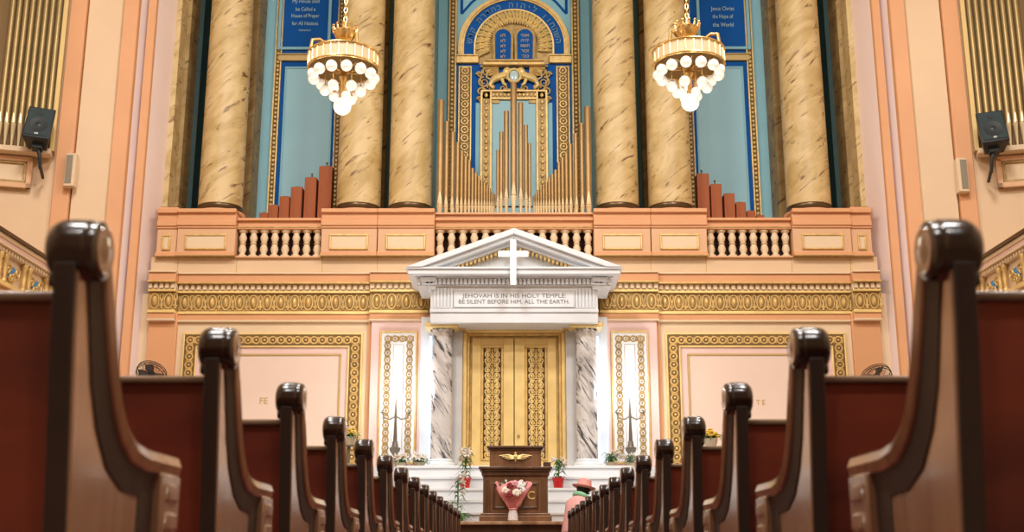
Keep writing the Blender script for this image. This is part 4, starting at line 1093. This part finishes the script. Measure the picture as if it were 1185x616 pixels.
# ------------------------------------------------------------------ chandeliers
def chandelier(px, side, Yc=15.0, tilt=0, pyc=88):
    c = at(px, pyc, Yc); 
    t = thing('chandelier', (c.x, c.y, c.z - .6), 'brass ring chandelier with tiers of glowing white globes, hanging on the %s' % side, 'chandelier', 'globe chandeliers')
    x, y, z0 = c
    zr = z0 + .20
    R = .485
    m = MB().lathe([(R - .012, -.09), (R, -.09), (R + .004, .09), (R - .008, .09), (R - .012, -.09)], (x, y, zr), 48); m.build('glass_band', M['ringglass'], t)
    m = MB()
    for dz, r_ in ((.10, .022), (-.10, .018)):
        m.tube([(x + R * cos(a), y + R * sin(a), zr + dz) for a in [2 * pi * i / 48 for i in range(48)]], r_, 8, closed=True)
    for i in range(28):
        a = 2 * pi * i / 28; m.box(x + (R + .005) * cos(a) - .006, x + (R + .005) * cos(a) + .006, y + (R + .005) * sin(a) - .006, y + (R + .005) * sin(a) + .006, zr - .1, zr + .1)
    m.build('brass_ring', M['brass'], t)
    # scrolled arms up to the crown
    for i in range(4):
        a = pi / 2 * i + (.5 if side == 'left' else .9)
        d = Vector((cos(a), sin(a), 0)); o = Vector((x, y, zr))
        ar = MB().tube([o + d * R + Vector((0, 0, .1)), o + d * (R - .02) + Vector((0, 0, .24)), o + d * (R - .12) + Vector((0, 0, .27)), o + d * .25 + Vector((0, 0, .22)), o + d * .08 + Vector((0, 0, .27))], .024, 8)
        ar.build('scroll_arm', M['brass'], t)
    m = MB().lathe([(.02, -.62), (.035, -.55), (.025, -.3), (.06, -.22), (.04, -.15), (.03, .1), (.06, .2), (.13, .23), (.15, .27), (.11, .30), (.085, .32), (.12, .35), (.15, .42), (.155, .46), (.13, .465), (.09, .45), (.03, .47), (.02, .6)], (x, y, zr), 24)
    m.build('stem', M['brass'], t)
    m = MB()
    for i in range(12):
        a = 2 * pi * i / 12; m.tube([(x + .15 * cos(a), y + .15 * sin(a), zr + .45), (x + .17 * cos(a), y + .17 * sin(a), zr + .51)], [.026, .012], 6); m.ball((x + .172 * cos(a), y + .172 * sin(a), zr + .525), .020, 7, 5)
    m.build('crown', M['brass'], t)
    ch = MB(); k = 0; zz_ = zr + .58
    while zz_ < TOP - .1:
        pts = [((x + .022 * cos(a) if k % 2 else x), (y if k % 2 else y + .022 * cos(a)), zz_ + .045 * sin(a)) for a in [2 * pi * i / 10 for i in range(10)]]
        ch.tube(pts, .008, 5, closed=True); zz_ += .07; k += 1
    ch.build('chain', M['brass'], t)
    def bulb(r, a, dz, rad, top, mt='globe'):
        bx_, by_ = x + r * cos(a), y + r * sin(a); bz_ = z0 + dz
        g = MB().ball((bx_, by_, bz_), rad, 20, 14).build('globe', M[mt], t)
        MB().lathe([(rad * .55, rad * .82), (rad * .5, rad * 1.0), (rad * .2, rad * 1.12), (rad * .12, rad * 1.3)], (bx_, by_, bz_), 12).build('globe_cap', M['brass'], g)
        MB().tube([(bx_, by_, bz_ + rad * 1.2), (x + r * .97 * cos(a), y + r * .97 * sin(a), top)], .009, 6).build('hanger', M['brass'], g)
    for i in range(13): bulb(.42, 2 * pi * i / 13 + .12, -.02, .078, zr - .05)
    for i in range(6): bulb(.245, 2 * pi * i / 6 + .1, -.22, .074, zr - .02)
    for i in range(4): bulb(.13, 2 * pi * i / 4 + .5, -.33, .064, zr - .1)
    bulb(0, 0, -.44, .125, z0 - .25, 'globe_big')
    m = MB()
    for i in range(8):
        a = 2 * pi * i / 8; m.tube([(x + .03 * cos(a), y + .03 * sin(a), zr - .15), (x + .2 * cos(a), y + .2 * sin(a), zr - .10), (x + .415 * cos(a), y + .415 * sin(a), zr - .06)], .011, 6)
    m.build('spoke_frame', M['brass'], t)
    lg = bpy.data.lights.new('chandelier_glow', 'POINT'); lg.energy = 70; lg.color = (1, .86, .66); lg.shadow_soft_size = .5
    lo = bpy.data.objects.new('chandelier_glow', lg); COL.objects.link(lo); lo.location = (x, y, z0 - 1.0)
chandelier(397.5, 'left'); chandelier(797.5, 'right', pyc=84)

# ------------------------------------------------------------------ side organ chambers, speakers
for sg, side in ((-1, 'left'), (1, 'right')):
    def wpt(off, py, dy=0):
        """point on the splayed side wall seen at this offset and row"""
        Y = 20.3
        for _ in range(8):
            x = XO(off, py, Y); Y = wall_y(x)
        return Vector((sg * x, Y - dy, Z(py, Y - dy)))
    a = wpt(537, 172); b = wpt(640, 172)
    zsh = (a.z + b.z) / 2 - .02
    rot = Vector((b.x - a.x, b.y - a.y, 0)).normalized(); nrm = Vector((0, -1, 0)); nrm = (nrm - rot * nrm.dot(rot)).normalized()
    def slabw(mb, o0, d0, d1, z0, z1, o1=640, row=172):
        pa = wpt(o0, row); pb = wpt(o1, row)
        pts = [(pa + nrm * d0).xy, (pb + nrm * d0).xy, (pb + nrm * d1).xy, (pa + nrm * d1).xy]
        return mb.prism([tuple(p) for p in pts], z0, z1, 'z')
    struct(slabw(MB(), 537, -.0, .02, zsh, TOP).build('wall_%s_pipe_recess' % side, M['recess']))  # dark board on the wall face stands in for the shaded chamber opening
    sh = slabw(MB(), 534, .0, .30, zsh - .10, zsh).build('shelf', M['cream_lt'], bevel=.01)
    tag(sh, 'cream ledge under the %s side organ pipes' % side, 'ledge', 'side pipe ledges')
    fr = slabw(MB(), 531, .0, .16, zsh, TOP, 537).build('pipe_casing', M['goldline'], bevel=.01)
    tag(fr, 'dull gold upright edge of the %s side organ chamber' % side, 'casing', 'side chamber edges')
    for i in range(8):
        p = wpt(541.5 + 7.9 * i, 172) + nrm * .17
        pipe(p.x, p.y, zsh, TOP - .2, .046, 'pipe_side', 'pale gilded pipe of the %s side organ, %s from the inner edge' % (side, ORDN[i]), 'side organ pipes', 'pipe_lip', foot=.46)
    # moulded panel under the ledge
    pa = wpt(558, 200); pb = wpt(640, 200); zt = min(Z(181, pa.y), zsh - .115); zb = Z(219, pa.y)
    t = thing('moulded_panel', (pa.x, pa.y, zb), 'cream panel with brown moulded frame under the %s side organ pipes' % side, 'wall panel', 'side moulded panels')
    def rect(mb, o0, z0, z1, d):
        return slabw(mb, o0, -.01, d, z0, z1, 640, 200)
    m = MB(); rect(m, 558, zt - .10, zt, .07); rect(m, 558, zb, zb + .10, .07); slabw(m, 558, -.01, .07, zb, zt, 564.5, 200); m.build('frame', M['peach'], t, bevel=.012)
    m = MB(); rect(m, 564.5, zt - .145, zt - .10, .05); rect(m, 564.5, zb + .10, zb + .145, .05); slabw(m, 564.5, -.01, .05, zb + .1, zt - .1, 568, 200); m.build('inner_moulding', M['gold_dk'], t, bevel=.01)
    rect(MB(), 568, zb + .14, zt - .14, .012).build('field', M['cream_lt'], t)
    # loudspeaker
    offc = 549 if sg < 0 else 552
    p = wpt(offc, 150) + nrm * .50
    pyc = 149 if sg < 0 else 154
    s = at(CX + sg * offc, pyc, p.y)
    t = thing('loudspeaker', (s.x, s.y, s.z), 'black loudspeaker on a bracket by the %s side organ pipes' % side, 'loudspeaker', 'wall loudspeakers', rot=(radians(-16), radians(4 * -sg), radians(14 * -sg)))
    w, h, d = .235, .335, .20
    MB().prism([(-w, -d), (w, -d), (w * .7, d), (-w * .7, d)], -h, h, 'z').build('cabinet', M['black'], t, True, bevel=.02)
    MB().box(-w + .03, w - .03, -d - .012, -d + .002, -h + .05, h - .03).build('grille', M['grille'], t, True, bevel=.01)
    m = MB().lathe([(.15, 0), (.155, -.008), (.13, -.006), (.05, .0), (.04, -.006), (0, -.01)], (0, -d - .010, -.05), 28, 'y'); m.build('woofer', M['black'], t, True)
    MB().lathe([(.045, 0), (.04, -.008), (0, -.008)], (0, -d - .010, .2), 16, 'y').build('tweeter', M['black'], t, True)
    MB().box(-.03, .03, -d - .018, -d - .010, -h + .07, -h + .105).build('badge', M['chrome'], t, True)
    q = wpt(offc + sg * 0, 195) 
    m = MB().tube([(0, .05, -h + .02), (-sg * .08, .12, -h - .16), (-sg * .12, .22, -h - .38)], [.05, .035, .03], 8).box(-.09 - sg * .02, .09 - sg * .02, -.02, .14, -h - .08, -h + .02); m.build('bracket', M['black'], t, True, bevel=.01)
    m = MB().tube([(-sg * .12, .22, -h - .34), (-sg * .12, .62, -h - .30)], .03, 8); m.build('wall_arm', M['black'], t, True)
    # small column speaker
    offs = 515 if sg < 0 else 520
    yf = 20.43
    s0 = at(CX + sg * offs, 216 if sg < 0 else 223, yf - .06); s1 = at(CX + sg * offs, 178 if sg < 0 else 184, yf - .06)
    hw_ = XO(6, 197, yf)
    t = thing('column_speaker', (s0.x, yf, s0.z), 'slim cream column speaker on the %s apricot wall strip' % side, 'loudspeaker', 'slim column speakers')
    MB().box(s0.x - hw_, s0.x + hw_, yf - .12, yf + .05, s0.z, s1.z).build('case', M['cream_lt'], t, bevel=.012)
    gx = s0.x - sg * hw_ * .18 * -1
    MB().box(gx - hw_ * .62, gx + hw_ * .62, yf - .13, yf - .11, s0.z + .05, s1.z - .04).build('grille', M['greygrille'], t, bevel=.004)

# ------------------------------------------------------------------ side galleries
for sg, side in ((-1, 'left'), (1, 'right')):
    xg = sg * 8.25; y0, y1 = 12.0, 20.42
    z1 = Z(307, 20.4)
    t = thing('gallery_parapet', (xg, 16, z1 - 1.2), 'cream side gallery parapet with gilded frieze along the %s wall' % side, 'gallery', 'side galleries')
    def gb(name, d, za_, zb_, mm, bev=.012): return MB().box(xg - sg * d, xg + sg * .5, y0, y1, z1 + za_, z1 + zb_).build(name, M[mm], t, bevel=bev)
    gb('coping', .12, -.05, 0, 'bronze'); gb('coping_band', .06, -.12, -.05, 'cream_lt'); gb('rail_fascia', .03, -.22, -.12, 'rose')
    gb('cornice', .10, -.26, -.22, 'cream_lt'); gb('dentil_ground', .0, -.34, -.26, 'cream')
    gb('frieze_ground', -.04, -.80, -.34, 'cream_lt'); gb('lower_moulding', .08, -.88, -.80, 'gold_lt'); gb('apron', .0, -1.2, -.88, 'peach')
    m = MB(); k = int((y1 - y0) / .11)
    m.box(xg - sg * .025, xg - sg * .002, y0, y1, z1 - .335, z1 - .265)
    for i in range(k): m.box(xg - sg * .06, xg - sg * .02, y0 + .11 * i + .02, y0 + .11 * i + .085, z1 - .33, z1 - .27)
    m.build('dentil_moulding', M['cream_lt'], t, smooth=False)
    k = int((y1 - y0) / .95)
    for i in range(k + 1):
        yy = y1 - .35 - .95 * i
        if yy < y0 + .6: continue
        m = MB(); b_ = MB()
        for dy in (-.10, .10):
            m.lathe([(.05, 0), (.05, .03), (.03, .06), (.04, .2), (.03, .34), (.055, .38), (.055, .44)], (xg - sg * .03, yy + dy, z1 - .79), 10)
        for q in (-1, 1):
            for cx_, cz_, r_, tn, st in ((.30, .26, .11, 1.5, 0), (.42, .15, .08, 1.5, pi)):
                m.tube([(xg - sg * .0, yy + q * a_, z1 - .80 + c_) for a_, c_ in spiral(cx_, cz_, r_, tn, st, q)], .018, 6)
        b_.box(xg - sg * -.005, xg + sg * .05, yy - .56, yy - .38, z1 - .70, z1 - .47)
        m.build('frieze_ornament', M['gold'], t); b_.build('blue_inlay', M['skyblue'], t, bevel=.005)

# ------------------------------------------------------------------ wall fans
def fan(px, py, side, sg):
    Y = 20.9; c = at(px, py, Y)
    t = thing('wall_fan', (c.x, Y, c.z), 'small dark fan high on the %s corner, tilted up' % side, 'fan', 'wall fans', rot=(radians(-38), radians(0), radians(-38 * sg)))
    R = .27
    m = MB()
    for rr, yy in ((R, 0), (R * .98, -.05), (R * .7, -.09), (R * .4, -.11), (R * .98, .05)):
        m.tube([(rr * cos(a), yy, rr * sin(a)) for a in [2 * pi * i / 32 for i in range(32)]], .008 if rr > R * .9 else .004, 5, closed=True)
    for i in range(20):
        a = 2 * pi * i / 20; m.tube([(.04 * cos(a), -.11, .04 * sin(a)), (R * .7 * cos(a), -.09, R * .7 * sin(a)), (R * cos(a), 0, R * sin(a)), (.06 * cos(a), .07, .06 * sin(a))], .003, 4)
    m.build('cage', M['black'], t, True)
    for i in range(4):
        a = 2 * pi * i / 4; m = MB(); vs = []
        d = Vector((cos(a), 0, sin(a))); s_ = Vector((-sin(a), 0, cos(a)))
        m.ribbon([d * .03, d * .14 + Vector((0, .01, 0)), d * .235], [.03, .08, .07], s_ + Vector((0, .3, 0)), .003); m.build('blade', M['fanblade'], t, True)
    MB().lathe([(.05, -.03), (.07, 0), (.075, .10), (.06, .16), (0, .18)], (0, .0, 0), 18, 'y').build('motor', M['black'], t, True)
    MB().tube([(0, .12, 0), (sg * .06, .22, -.10), (sg * .16, .30, -.12), (sg * .2, .3, -.02)], [.02, .02, .018, .03], 8).build('bracket', M['black'], t, True)
fan(175, 432, 'left', -1); fan(1014, 436, 'right', 1)

# ------------------------------------------------------------------ pews
def pew_outline():
    """side outline of the end panel in (y, z): straight raked back, S curve in front"""
    front = [(.03, .86), (.055, .80), (.070, .735), (.095, .665), (.135, .60), (.19, .555), (.26, .54), (.335, .54), (.335, .30), (.36, .2), (.40, .09), (.44, .07), (.44, 0)]
    back = [(.02, 0), (.02, .45), (-.02, .72), (-.035, .86)]
    return front + back
RIM = [(.057 * cos(radians(a)), .877 + .057 * sin(radians(a))) for a in (64, 51, 38)] + [(.056, .893), (.074, .865), (.096, .825), (.118, .775), (.142, .722), (.172, .670), (.210, .634), (.26, .610), (.33, .602), (.42, .602), (.525, .602)]
def build_pew(sg):
    """sg -1: pew left of the aisle (its aisle end at x=-.66)"""
    root = thing('pew', (0, 0, 0), 'x', 'pew')
    X0 = -.66; W = .034
    def mirror(mb):
        if sg > 0: mb.v = [(-a, b, c) for a, b, c in mb.v]; mb.f = [tuple(reversed(f)) for f in mb.f]
        return mb
    def end(xa, far):
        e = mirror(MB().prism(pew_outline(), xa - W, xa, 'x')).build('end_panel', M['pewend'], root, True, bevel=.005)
        # thick moulded rim along the front S curve
        vs = []; fs = []; t = .040; n = len(RIM); xa1, xa0 = xa + .020, xa - W - .022
        ins = []
        for i in range(n):
            a = Vector(RIM[max(0, i - 1)]); b = Vector(RIM[min(n - 1, i + 1)]); d = (b - a).normalized(); nn = Vector((-d.y, d.x))
            if nn.x > 0 and False: nn = -nn
            p = Vector(RIM[i]); tt_ = (.010, .013, .017, .026, .034)[i] if i < 5 else t
            q = p - nn * tt_
            if i >= n - 3: q = Vector((p.x, p.y - t))
            ins.append((p, q))
        for p, q in ins:
            mid = (p + q) / 2
            vs += [(xa0 + .008, p.x, p.y), (xa1 - .008, p.x, p.y), (xa1, mid.x, mid.y), (xa1 - .006, q.x, q.y), (xa0 + .006, q.x, q.y), (xa0, mid.x, mid.y)]
        for i in range(n - 1):
            for k in range(6): fs.append((i * 6 + k, i * 6 + (k + 1) % 6, i * 6 + 6 + (k + 1) % 6, i * 6 + 6 + k))
        fs.append(tuple(range(5, -1, -1))); fs.append(tuple((n - 1) * 6 + k for k in range(6)))
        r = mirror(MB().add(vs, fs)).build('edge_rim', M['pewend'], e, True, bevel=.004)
        # hollow band, shade painted into its colour, between the rim and the flat of the end
        vs = []; fs = []; C = RIM[3:13]; nc = len(C)
        for i in range(nc):
            a = Vector(C[max(0, i - 1)]); b = Vector(RIM[i + 4]); d = (b - a).normalized(); nn = Vector((-d.y, d.x)); p = Vector(C[i])
            u = p - nn * ((.022, .030)[i] if i < 2 else t - .004); v = p - nn * (t + (.034 + .022 * min(1, i / 4) - .02 * max(0, i - 6) / 3))
            vs += [(xa0 + .010, u.x, u.y), (xa1 - .010, u.x, u.y), (xa + .003, v.x, v.y), (xa - W - .003, v.x, v.y)]
        for i in range(nc - 1):
            for k in range(4): fs.append((i * 4 + k, i * 4 + (k + 1) % 4, i * 4 + 4 + (k + 1) % 4, i * 4 + 4 + k))
        fs.append((3, 2, 1, 0)); fs.append(tuple((nc - 1) * 4 + k for k in range(4)))
        mirror(MB().add(vs, fs)).build('hollow_moulding', M['pewpost_shade'], e, True)
        mirror(MB().box(xa - W - .004, xa + .004, .328, .415, .20, .566)).build('front_gap_shade', M['pewpost_shade'], e, True, bevel=.004)  # dark filler paints the shaded gap behind the arm block
        # carved arm front block
        m = MB().prism([(.405, .566), (.522, .566), (.522, .475), (.508, .45), (.48, .43), (.405, .43)], xa0, xa1, 'x')
        m.box(xa0 + .012, xa1 - .012, .517, .529, .485, .502).box(xa0 + .012, xa1 - .012, .517, .529, .520, .545)
        m.box(xa1 - .004, xa1 + .006, .430, .500, .515, .548).box(xa1 - .004, xa1 + .006, .430, .500, .462, .495)
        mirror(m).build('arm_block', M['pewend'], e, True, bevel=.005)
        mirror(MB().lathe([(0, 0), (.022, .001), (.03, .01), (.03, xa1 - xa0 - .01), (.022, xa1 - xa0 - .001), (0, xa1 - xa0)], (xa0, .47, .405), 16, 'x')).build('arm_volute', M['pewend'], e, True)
        # scroll roll across the top
        ra = .049; L = .080; xr = xa + .024
        prof = [(0, -L), (.030, -L), (.040, -L + .004), (.046, -L + .012), (ra, -L + .022), (ra * 1.01, -L / 2), (ra, -.020), (.046, -.016), (.047, -.010), (.046, -.002), (.040, 0), (.036, -.003), (.030, -.001), (.014, .004), (0, .005)]
        mirror(MB().lathe([(.036, -.004), (.0385, .001), (.036, .0035), (.030, .002), (.016, .0065), (0, .0075)], (xr, .0, .877), 28, 'x')).build('scroll_disc', M['disc'], e, True)
        rl = mirror(MB().lathe(prof, (xr, .0, .877), 32, 'x')).build('scroll_roll', M['pewdark'], e, True)
        mirror(MB().box(xr - L + .006, xr - .028, -.030, .030, .814, .842)).build('scroll_neck', M['pewdark'], e, True, bevel=.008)
        mirror(MB().prism([(.015, 0), (.02, .45), (-.021, .72), (-.036, .85), (-.044, .85), (-.029, .72), (.012, .45), (.007, 0)], xa - W - .002, xa - .002, 'x')).build('rear_edge', M['pewpost_shade'], e, True, bevel=.003)
        return e
    end(X0, False)
    LEN = 3.9
    xl = X0 - W - LEN; xr = X0 - W
    mirror(MB().prism([(.045, .40), (.075, .40), (.038, .80), (.010, .80)], xl, xr, 'x')).build('backrest', M['pewback'], root, True, bevel=.004)
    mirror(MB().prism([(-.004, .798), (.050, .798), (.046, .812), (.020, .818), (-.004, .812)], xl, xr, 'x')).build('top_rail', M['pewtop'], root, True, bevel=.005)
    mirror(MB().prism([(.04, .40), (.06, .43), (.30, .44), (.45, .435), (.46, .41), (.44, .40)], xl, xr, 'x')).build('seat', M['pewdark'], root, True, bevel=.006)
    mirror(MB().prism([(.05, 0), (.07, 0), (.07, .40), (.05, .40)], xl, xr, 'x')).build('kick_board', M['pewback'], root, True)
    end(xl, True)
    return root
NP = 15; PITCHY = .884; Y0 = 1.75
for sg, side in ((-1, 'left'), (1, 'right')):
    proto = build_pew(sg)
    for k in range(NP):
        y = Y0 + PITCHY * k
        lab = 'dark wood pew with scrolled end, %s in the row %s of the aisle' % (ORD[k] if k else 'nearest', side)
        if k == NP - 1: lab = 'dark wood pew with scrolled end, farthest, by the platform, %s of the aisle' % side
        if k == 0:
            proto.location = (0, y, 0); proto['label'] = lab; proto['group'] = 'scroll-ended pews'
        else: dup(proto, (0, y, 0), lab, 'scroll-ended pews')

# ------------------------------------------------------------------ person with pink hat
def person():
    hx_, hy_ = XO(72, 570, 15.35), 15.36
    t = thing('person', (hx_, hy_, 0), 'person in pink hat, salmon coat and mint scarf bending behind the right pews', 'person')
    # skeleton, facing +X; joints: (x, y, z, r)
    J = {'pel': (-.06, 0, .80, .125), 'waist': (-.03, 0, .92, .115), 'chest': (.03, 0, 1.05, .125), 'uch': (.06, 0, 1.13, .095), 'neck': (.10, 0, 1.19, .045), 'nk2': (.135, 0, 1.235, .043), 'head': (.17, 0, 1.29, .085), 'crown': (.165, 0, 1.355, .075)}
    E = [('pel', 'waist'), ('waist', 'chest'), ('chest', 'uch'), ('uch', 'neck'), ('neck', 'nk2'), ('nk2', 'head'), ('head', 'crown')]
    for q, s in ((-1, 'a'), (1, 'b')):
        J.update({'sh' + s: (.07, q * .155, 1.11, .058), 'el' + s: (.14, q * .20, .86, .043), 'wr' + s: (.32, q * .16, .76, .028), 'pm' + s: (.375, q * .15, .745, .026),
                  'hp' + s: (-.05, q * .085, .75, .095), 'kn' + s: (.03, q * .09, .44, .058), 'an' + s: (-.02, q * .09, .085, .036), 'to' + s: (.12, q * .10, .035, .030)})
        E += [('uch', 'sh' + s), ('sh' + s, 'el' + s), ('el' + s, 'wr' + s), ('wr' + s, 'pm' + s), ('pel', 'hp' + s), ('hp' + s, 'kn' + s), ('kn' + s, 'an' + s), ('an' + s, 'to' + s)]
        for i in range(4):
            fy = q * (.15 + (i - 1.5) * .017); L = (.030, .036, .034, .026)[i]
            J['f%d%s' % (i, s)] = (.375 + L, fy, .742, .009); J['g%d%s' % (i, s)] = (.375 + L * 1.9, fy, .722, .0075)
            E += [('pm' + s, 'f%d%s' % (i, s)), ('f%d%s' % (i, s), 'g%d%s' % (i, s))]
        J['t' + s] = (.368, q * (.15 - .036), .738, .010); J['u' + s] = (.395, q * (.15 - .045), .728, .008)
        E += [('pm' + s, 't' + s), ('t' + s, 'u' + s)]
    names = list(J); idx = {n_: i for i, n_ in enumerate(names)}
    me = bpy.data.meshes.new('body'); me.from_pydata([J[n_][:3] for n_ in names], [(idx[a], idx[b]) for a, b in E], []); me.update()
    o = bpy.data.objects.new('body', me); COL.objects.link(o); o.parent = t; me.materials.append(M['skin'])
    sk = o.modifiers.new('skin', 'SKIN'); sk.use_smooth_shade = True
    if not me.skin_vertices: 
        bpy.context.view_layer.objects.active = o
    for i, n_ in enumerate(names):
        me.skin_vertices[0].data[i].radius = (J[n_][3],) * 2; me.skin_vertices[0].data[i].use_root = (n_ == 'pel')
    ss = o.modifiers.new('sub', 'SUBSURF'); ss.levels = 2; ss.render_levels = 2
    hd = Vector((.17, 0, 1.30))
    # face: nose, lips, ears
    MB().tube([hd + Vector((.082, 0, .012)), hd + Vector((.105, 0, -.020)), hd + Vector((.085, 0, -.028))], [.008, .015, .010], 8).build('nose', M['skin'], t, True)
    MB().ball(hd + Vector((.083, 0, -.052)), .02, 10, 6, .5, 1.1, .45).build('mouth', M['rosered'], t, True)
    for q in (-1, 1):
        e = MB().ball(hd + Vector((.076, q * .032, .012)), .013, 10, 8, .7, 1, .75).build('eye', M['eye'], t, True); MB().ball(hd + Vector((.085, q * .032, .012)), .006, 8, 6).build('iris', M['hair'], e, True)
        MB().ball(hd + Vector((-.005, q * .086, -.008)), .026, 10, 8, .7, .35, 1.1).build('ear', M['skin'], t, True)
    m = MB().ball(hd + Vector((-.028, 0, .01)), .100, 18, 12, .85, .95, 1.0); m.build('hair', M['hair'], t, True)
    # coat: shell following the torso, with sleeves
    def coat_ring(c, rx, ry, lean, n=24): return [Vector(c) + Vector((rx * cos(a) * cos(lean), ry * sin(a), -rx * cos(a) * sin(lean))) for a in [2 * pi * i / n for i in range(n)]]
    rings = [coat_ring((-.05, 0, .60), .165, .20, 0), coat_ring((-.055, 0, .76), .150, .185, .05), coat_ring((-.025, 0, .92), .138, .17, .25), coat_ring((.012, 0, 1.03), .142, .185, .35), coat_ring((.038, 0, 1.11), .125, .195, .45), coat_ring((.065, 0, 1.165), .095, .13, .5), coat_ring((.09, 0, 1.195), .065, .075, .5)]
    vs = [v for r in rings for v in r]; fs = []; n_ = 24
    for j in range(len(rings) - 1):
        for i in range(n_): fs.append((j * n_ + i, j * n_ + (i + 1) % n_, (j + 1) * n_ + (i + 1) % n_, (j + 1) * n_ + i))
    ct = MB().add(vs, fs).build('coat', M['coat'], t, True); so = ct.modifiers.new('s', 'SOLIDIFY'); so.thickness = .008
    for q in (-1, 1):
        MB().tube([(.055, q * .13, 1.12), (.075, q * .17, 1.09), (.11, q * .195, .98), (.145, q * .205, .865), (.23, q * .185, .81), (.315, q * .163, .765)], [.07, .075, .066, .058, .05, .042], 14).build('sleeve', M['coat'], t, True)
    m = MB().lathe([(.12, .0), (.175, -.02), (.20, -.2), (.215, -.38)], (-.05, 0, .75), 24); m.build('skirt', M['skirt'], t, True)
    for q in (-1, 1):
        MB().ball((.055, q * .10, .045), .06, 14, 10, 1.9, .8, .75).build('shoe', M['hair'], t, True)
    # scarf
    m = MB(); m.tube([Vector((.105 + .085 * cos(a), .095 * sin(a), 1.195 - .05 * cos(a))) for a in [2 * pi * i / 20 for i in range(20)]], .032, 8, closed=True)
    m.ribbon([(.18, .03, 1.17), (.20, .04, 1.08), (.20, .04, .98)], [.035, .045, .05], (0, 1, 0), .008); m.build('scarf', M['scarf'], t, True)
    # hat: crown, brim, band
    h = bpy.data.objects.new('hat', None)
    hm = MB().lathe([(0, .135), (.05, .133), (.088, .115), (.099, .06), (.104, 0), (.125, -.004), (.150, .004), (.164, .018), (.166, .023), (.15, .011), (.125, .004), (.108, .006)], (0, 0, 0), 32)
    mx = Matrix.Translation((.155, 0, 1.318)) @ Euler((radians(4), radians(12), 0)).to_matrix().to_4x4()
    hm.xf(mx); ho = hm.build('hat', M['hat'], t, True)
    b2 = MB().lathe([(.1035, .004), (.106, .006), (.1045, .034), (.1, .036)], (0, 0, 0), 32).xf(mx); b2.build('hat_band', M['hatband'], ho, True)
    t.rotation_euler = (0, 0, radians(46)); t.scale = (.955, .955, .955)
person()

# ------------------------------------------------------------------ light
w = bpy.data.worlds.new('world'); scene.world = w; w.use_nodes = True
bg = w.node_tree.nodes['Background']; bg.inputs[0].default_value = (1, .96, .92, 1); bg.inputs[1].default_value = .3
def area(name, loc, rot, sx, sy, e, col):
    l = bpy.data.lights.new(name, 'AREA'); l.shape = 'RECTANGLE'; l.size = sx; l.size_y = sy; l.energy = e; l.color = col
    o = bpy.data.objects.new(name, l); COL.objects.link(o); o.location = loc; o.rotation_euler = rot; return o
for xx in (-4.5, 4.5):  # unseen area lights added under the ceiling for overall brightness
    area('ceiling_fill', (xx, 11.0, 13.6), (radians(38), 0, 0), 2.0, 1.2, 760, (1, .975, .945))
    area('ceiling_fill', (xx, 3.0, 13.6), (radians(18), 0, 0), 2.0, 1.2, 700, (1, .975, .945))
    area('ceiling_fill', (xx, -5.0, 13.6), (radians(10), 0, 0), 2.0, 1.2, 500, (1, .975, .945))

vs_ = scene.view_settings
vs_.view_transform = 'Standard'; vs_.look = 'None'; vs_.exposure = -0.15; vs_.gamma = 1.0; vs_.use_curve_mapping = False
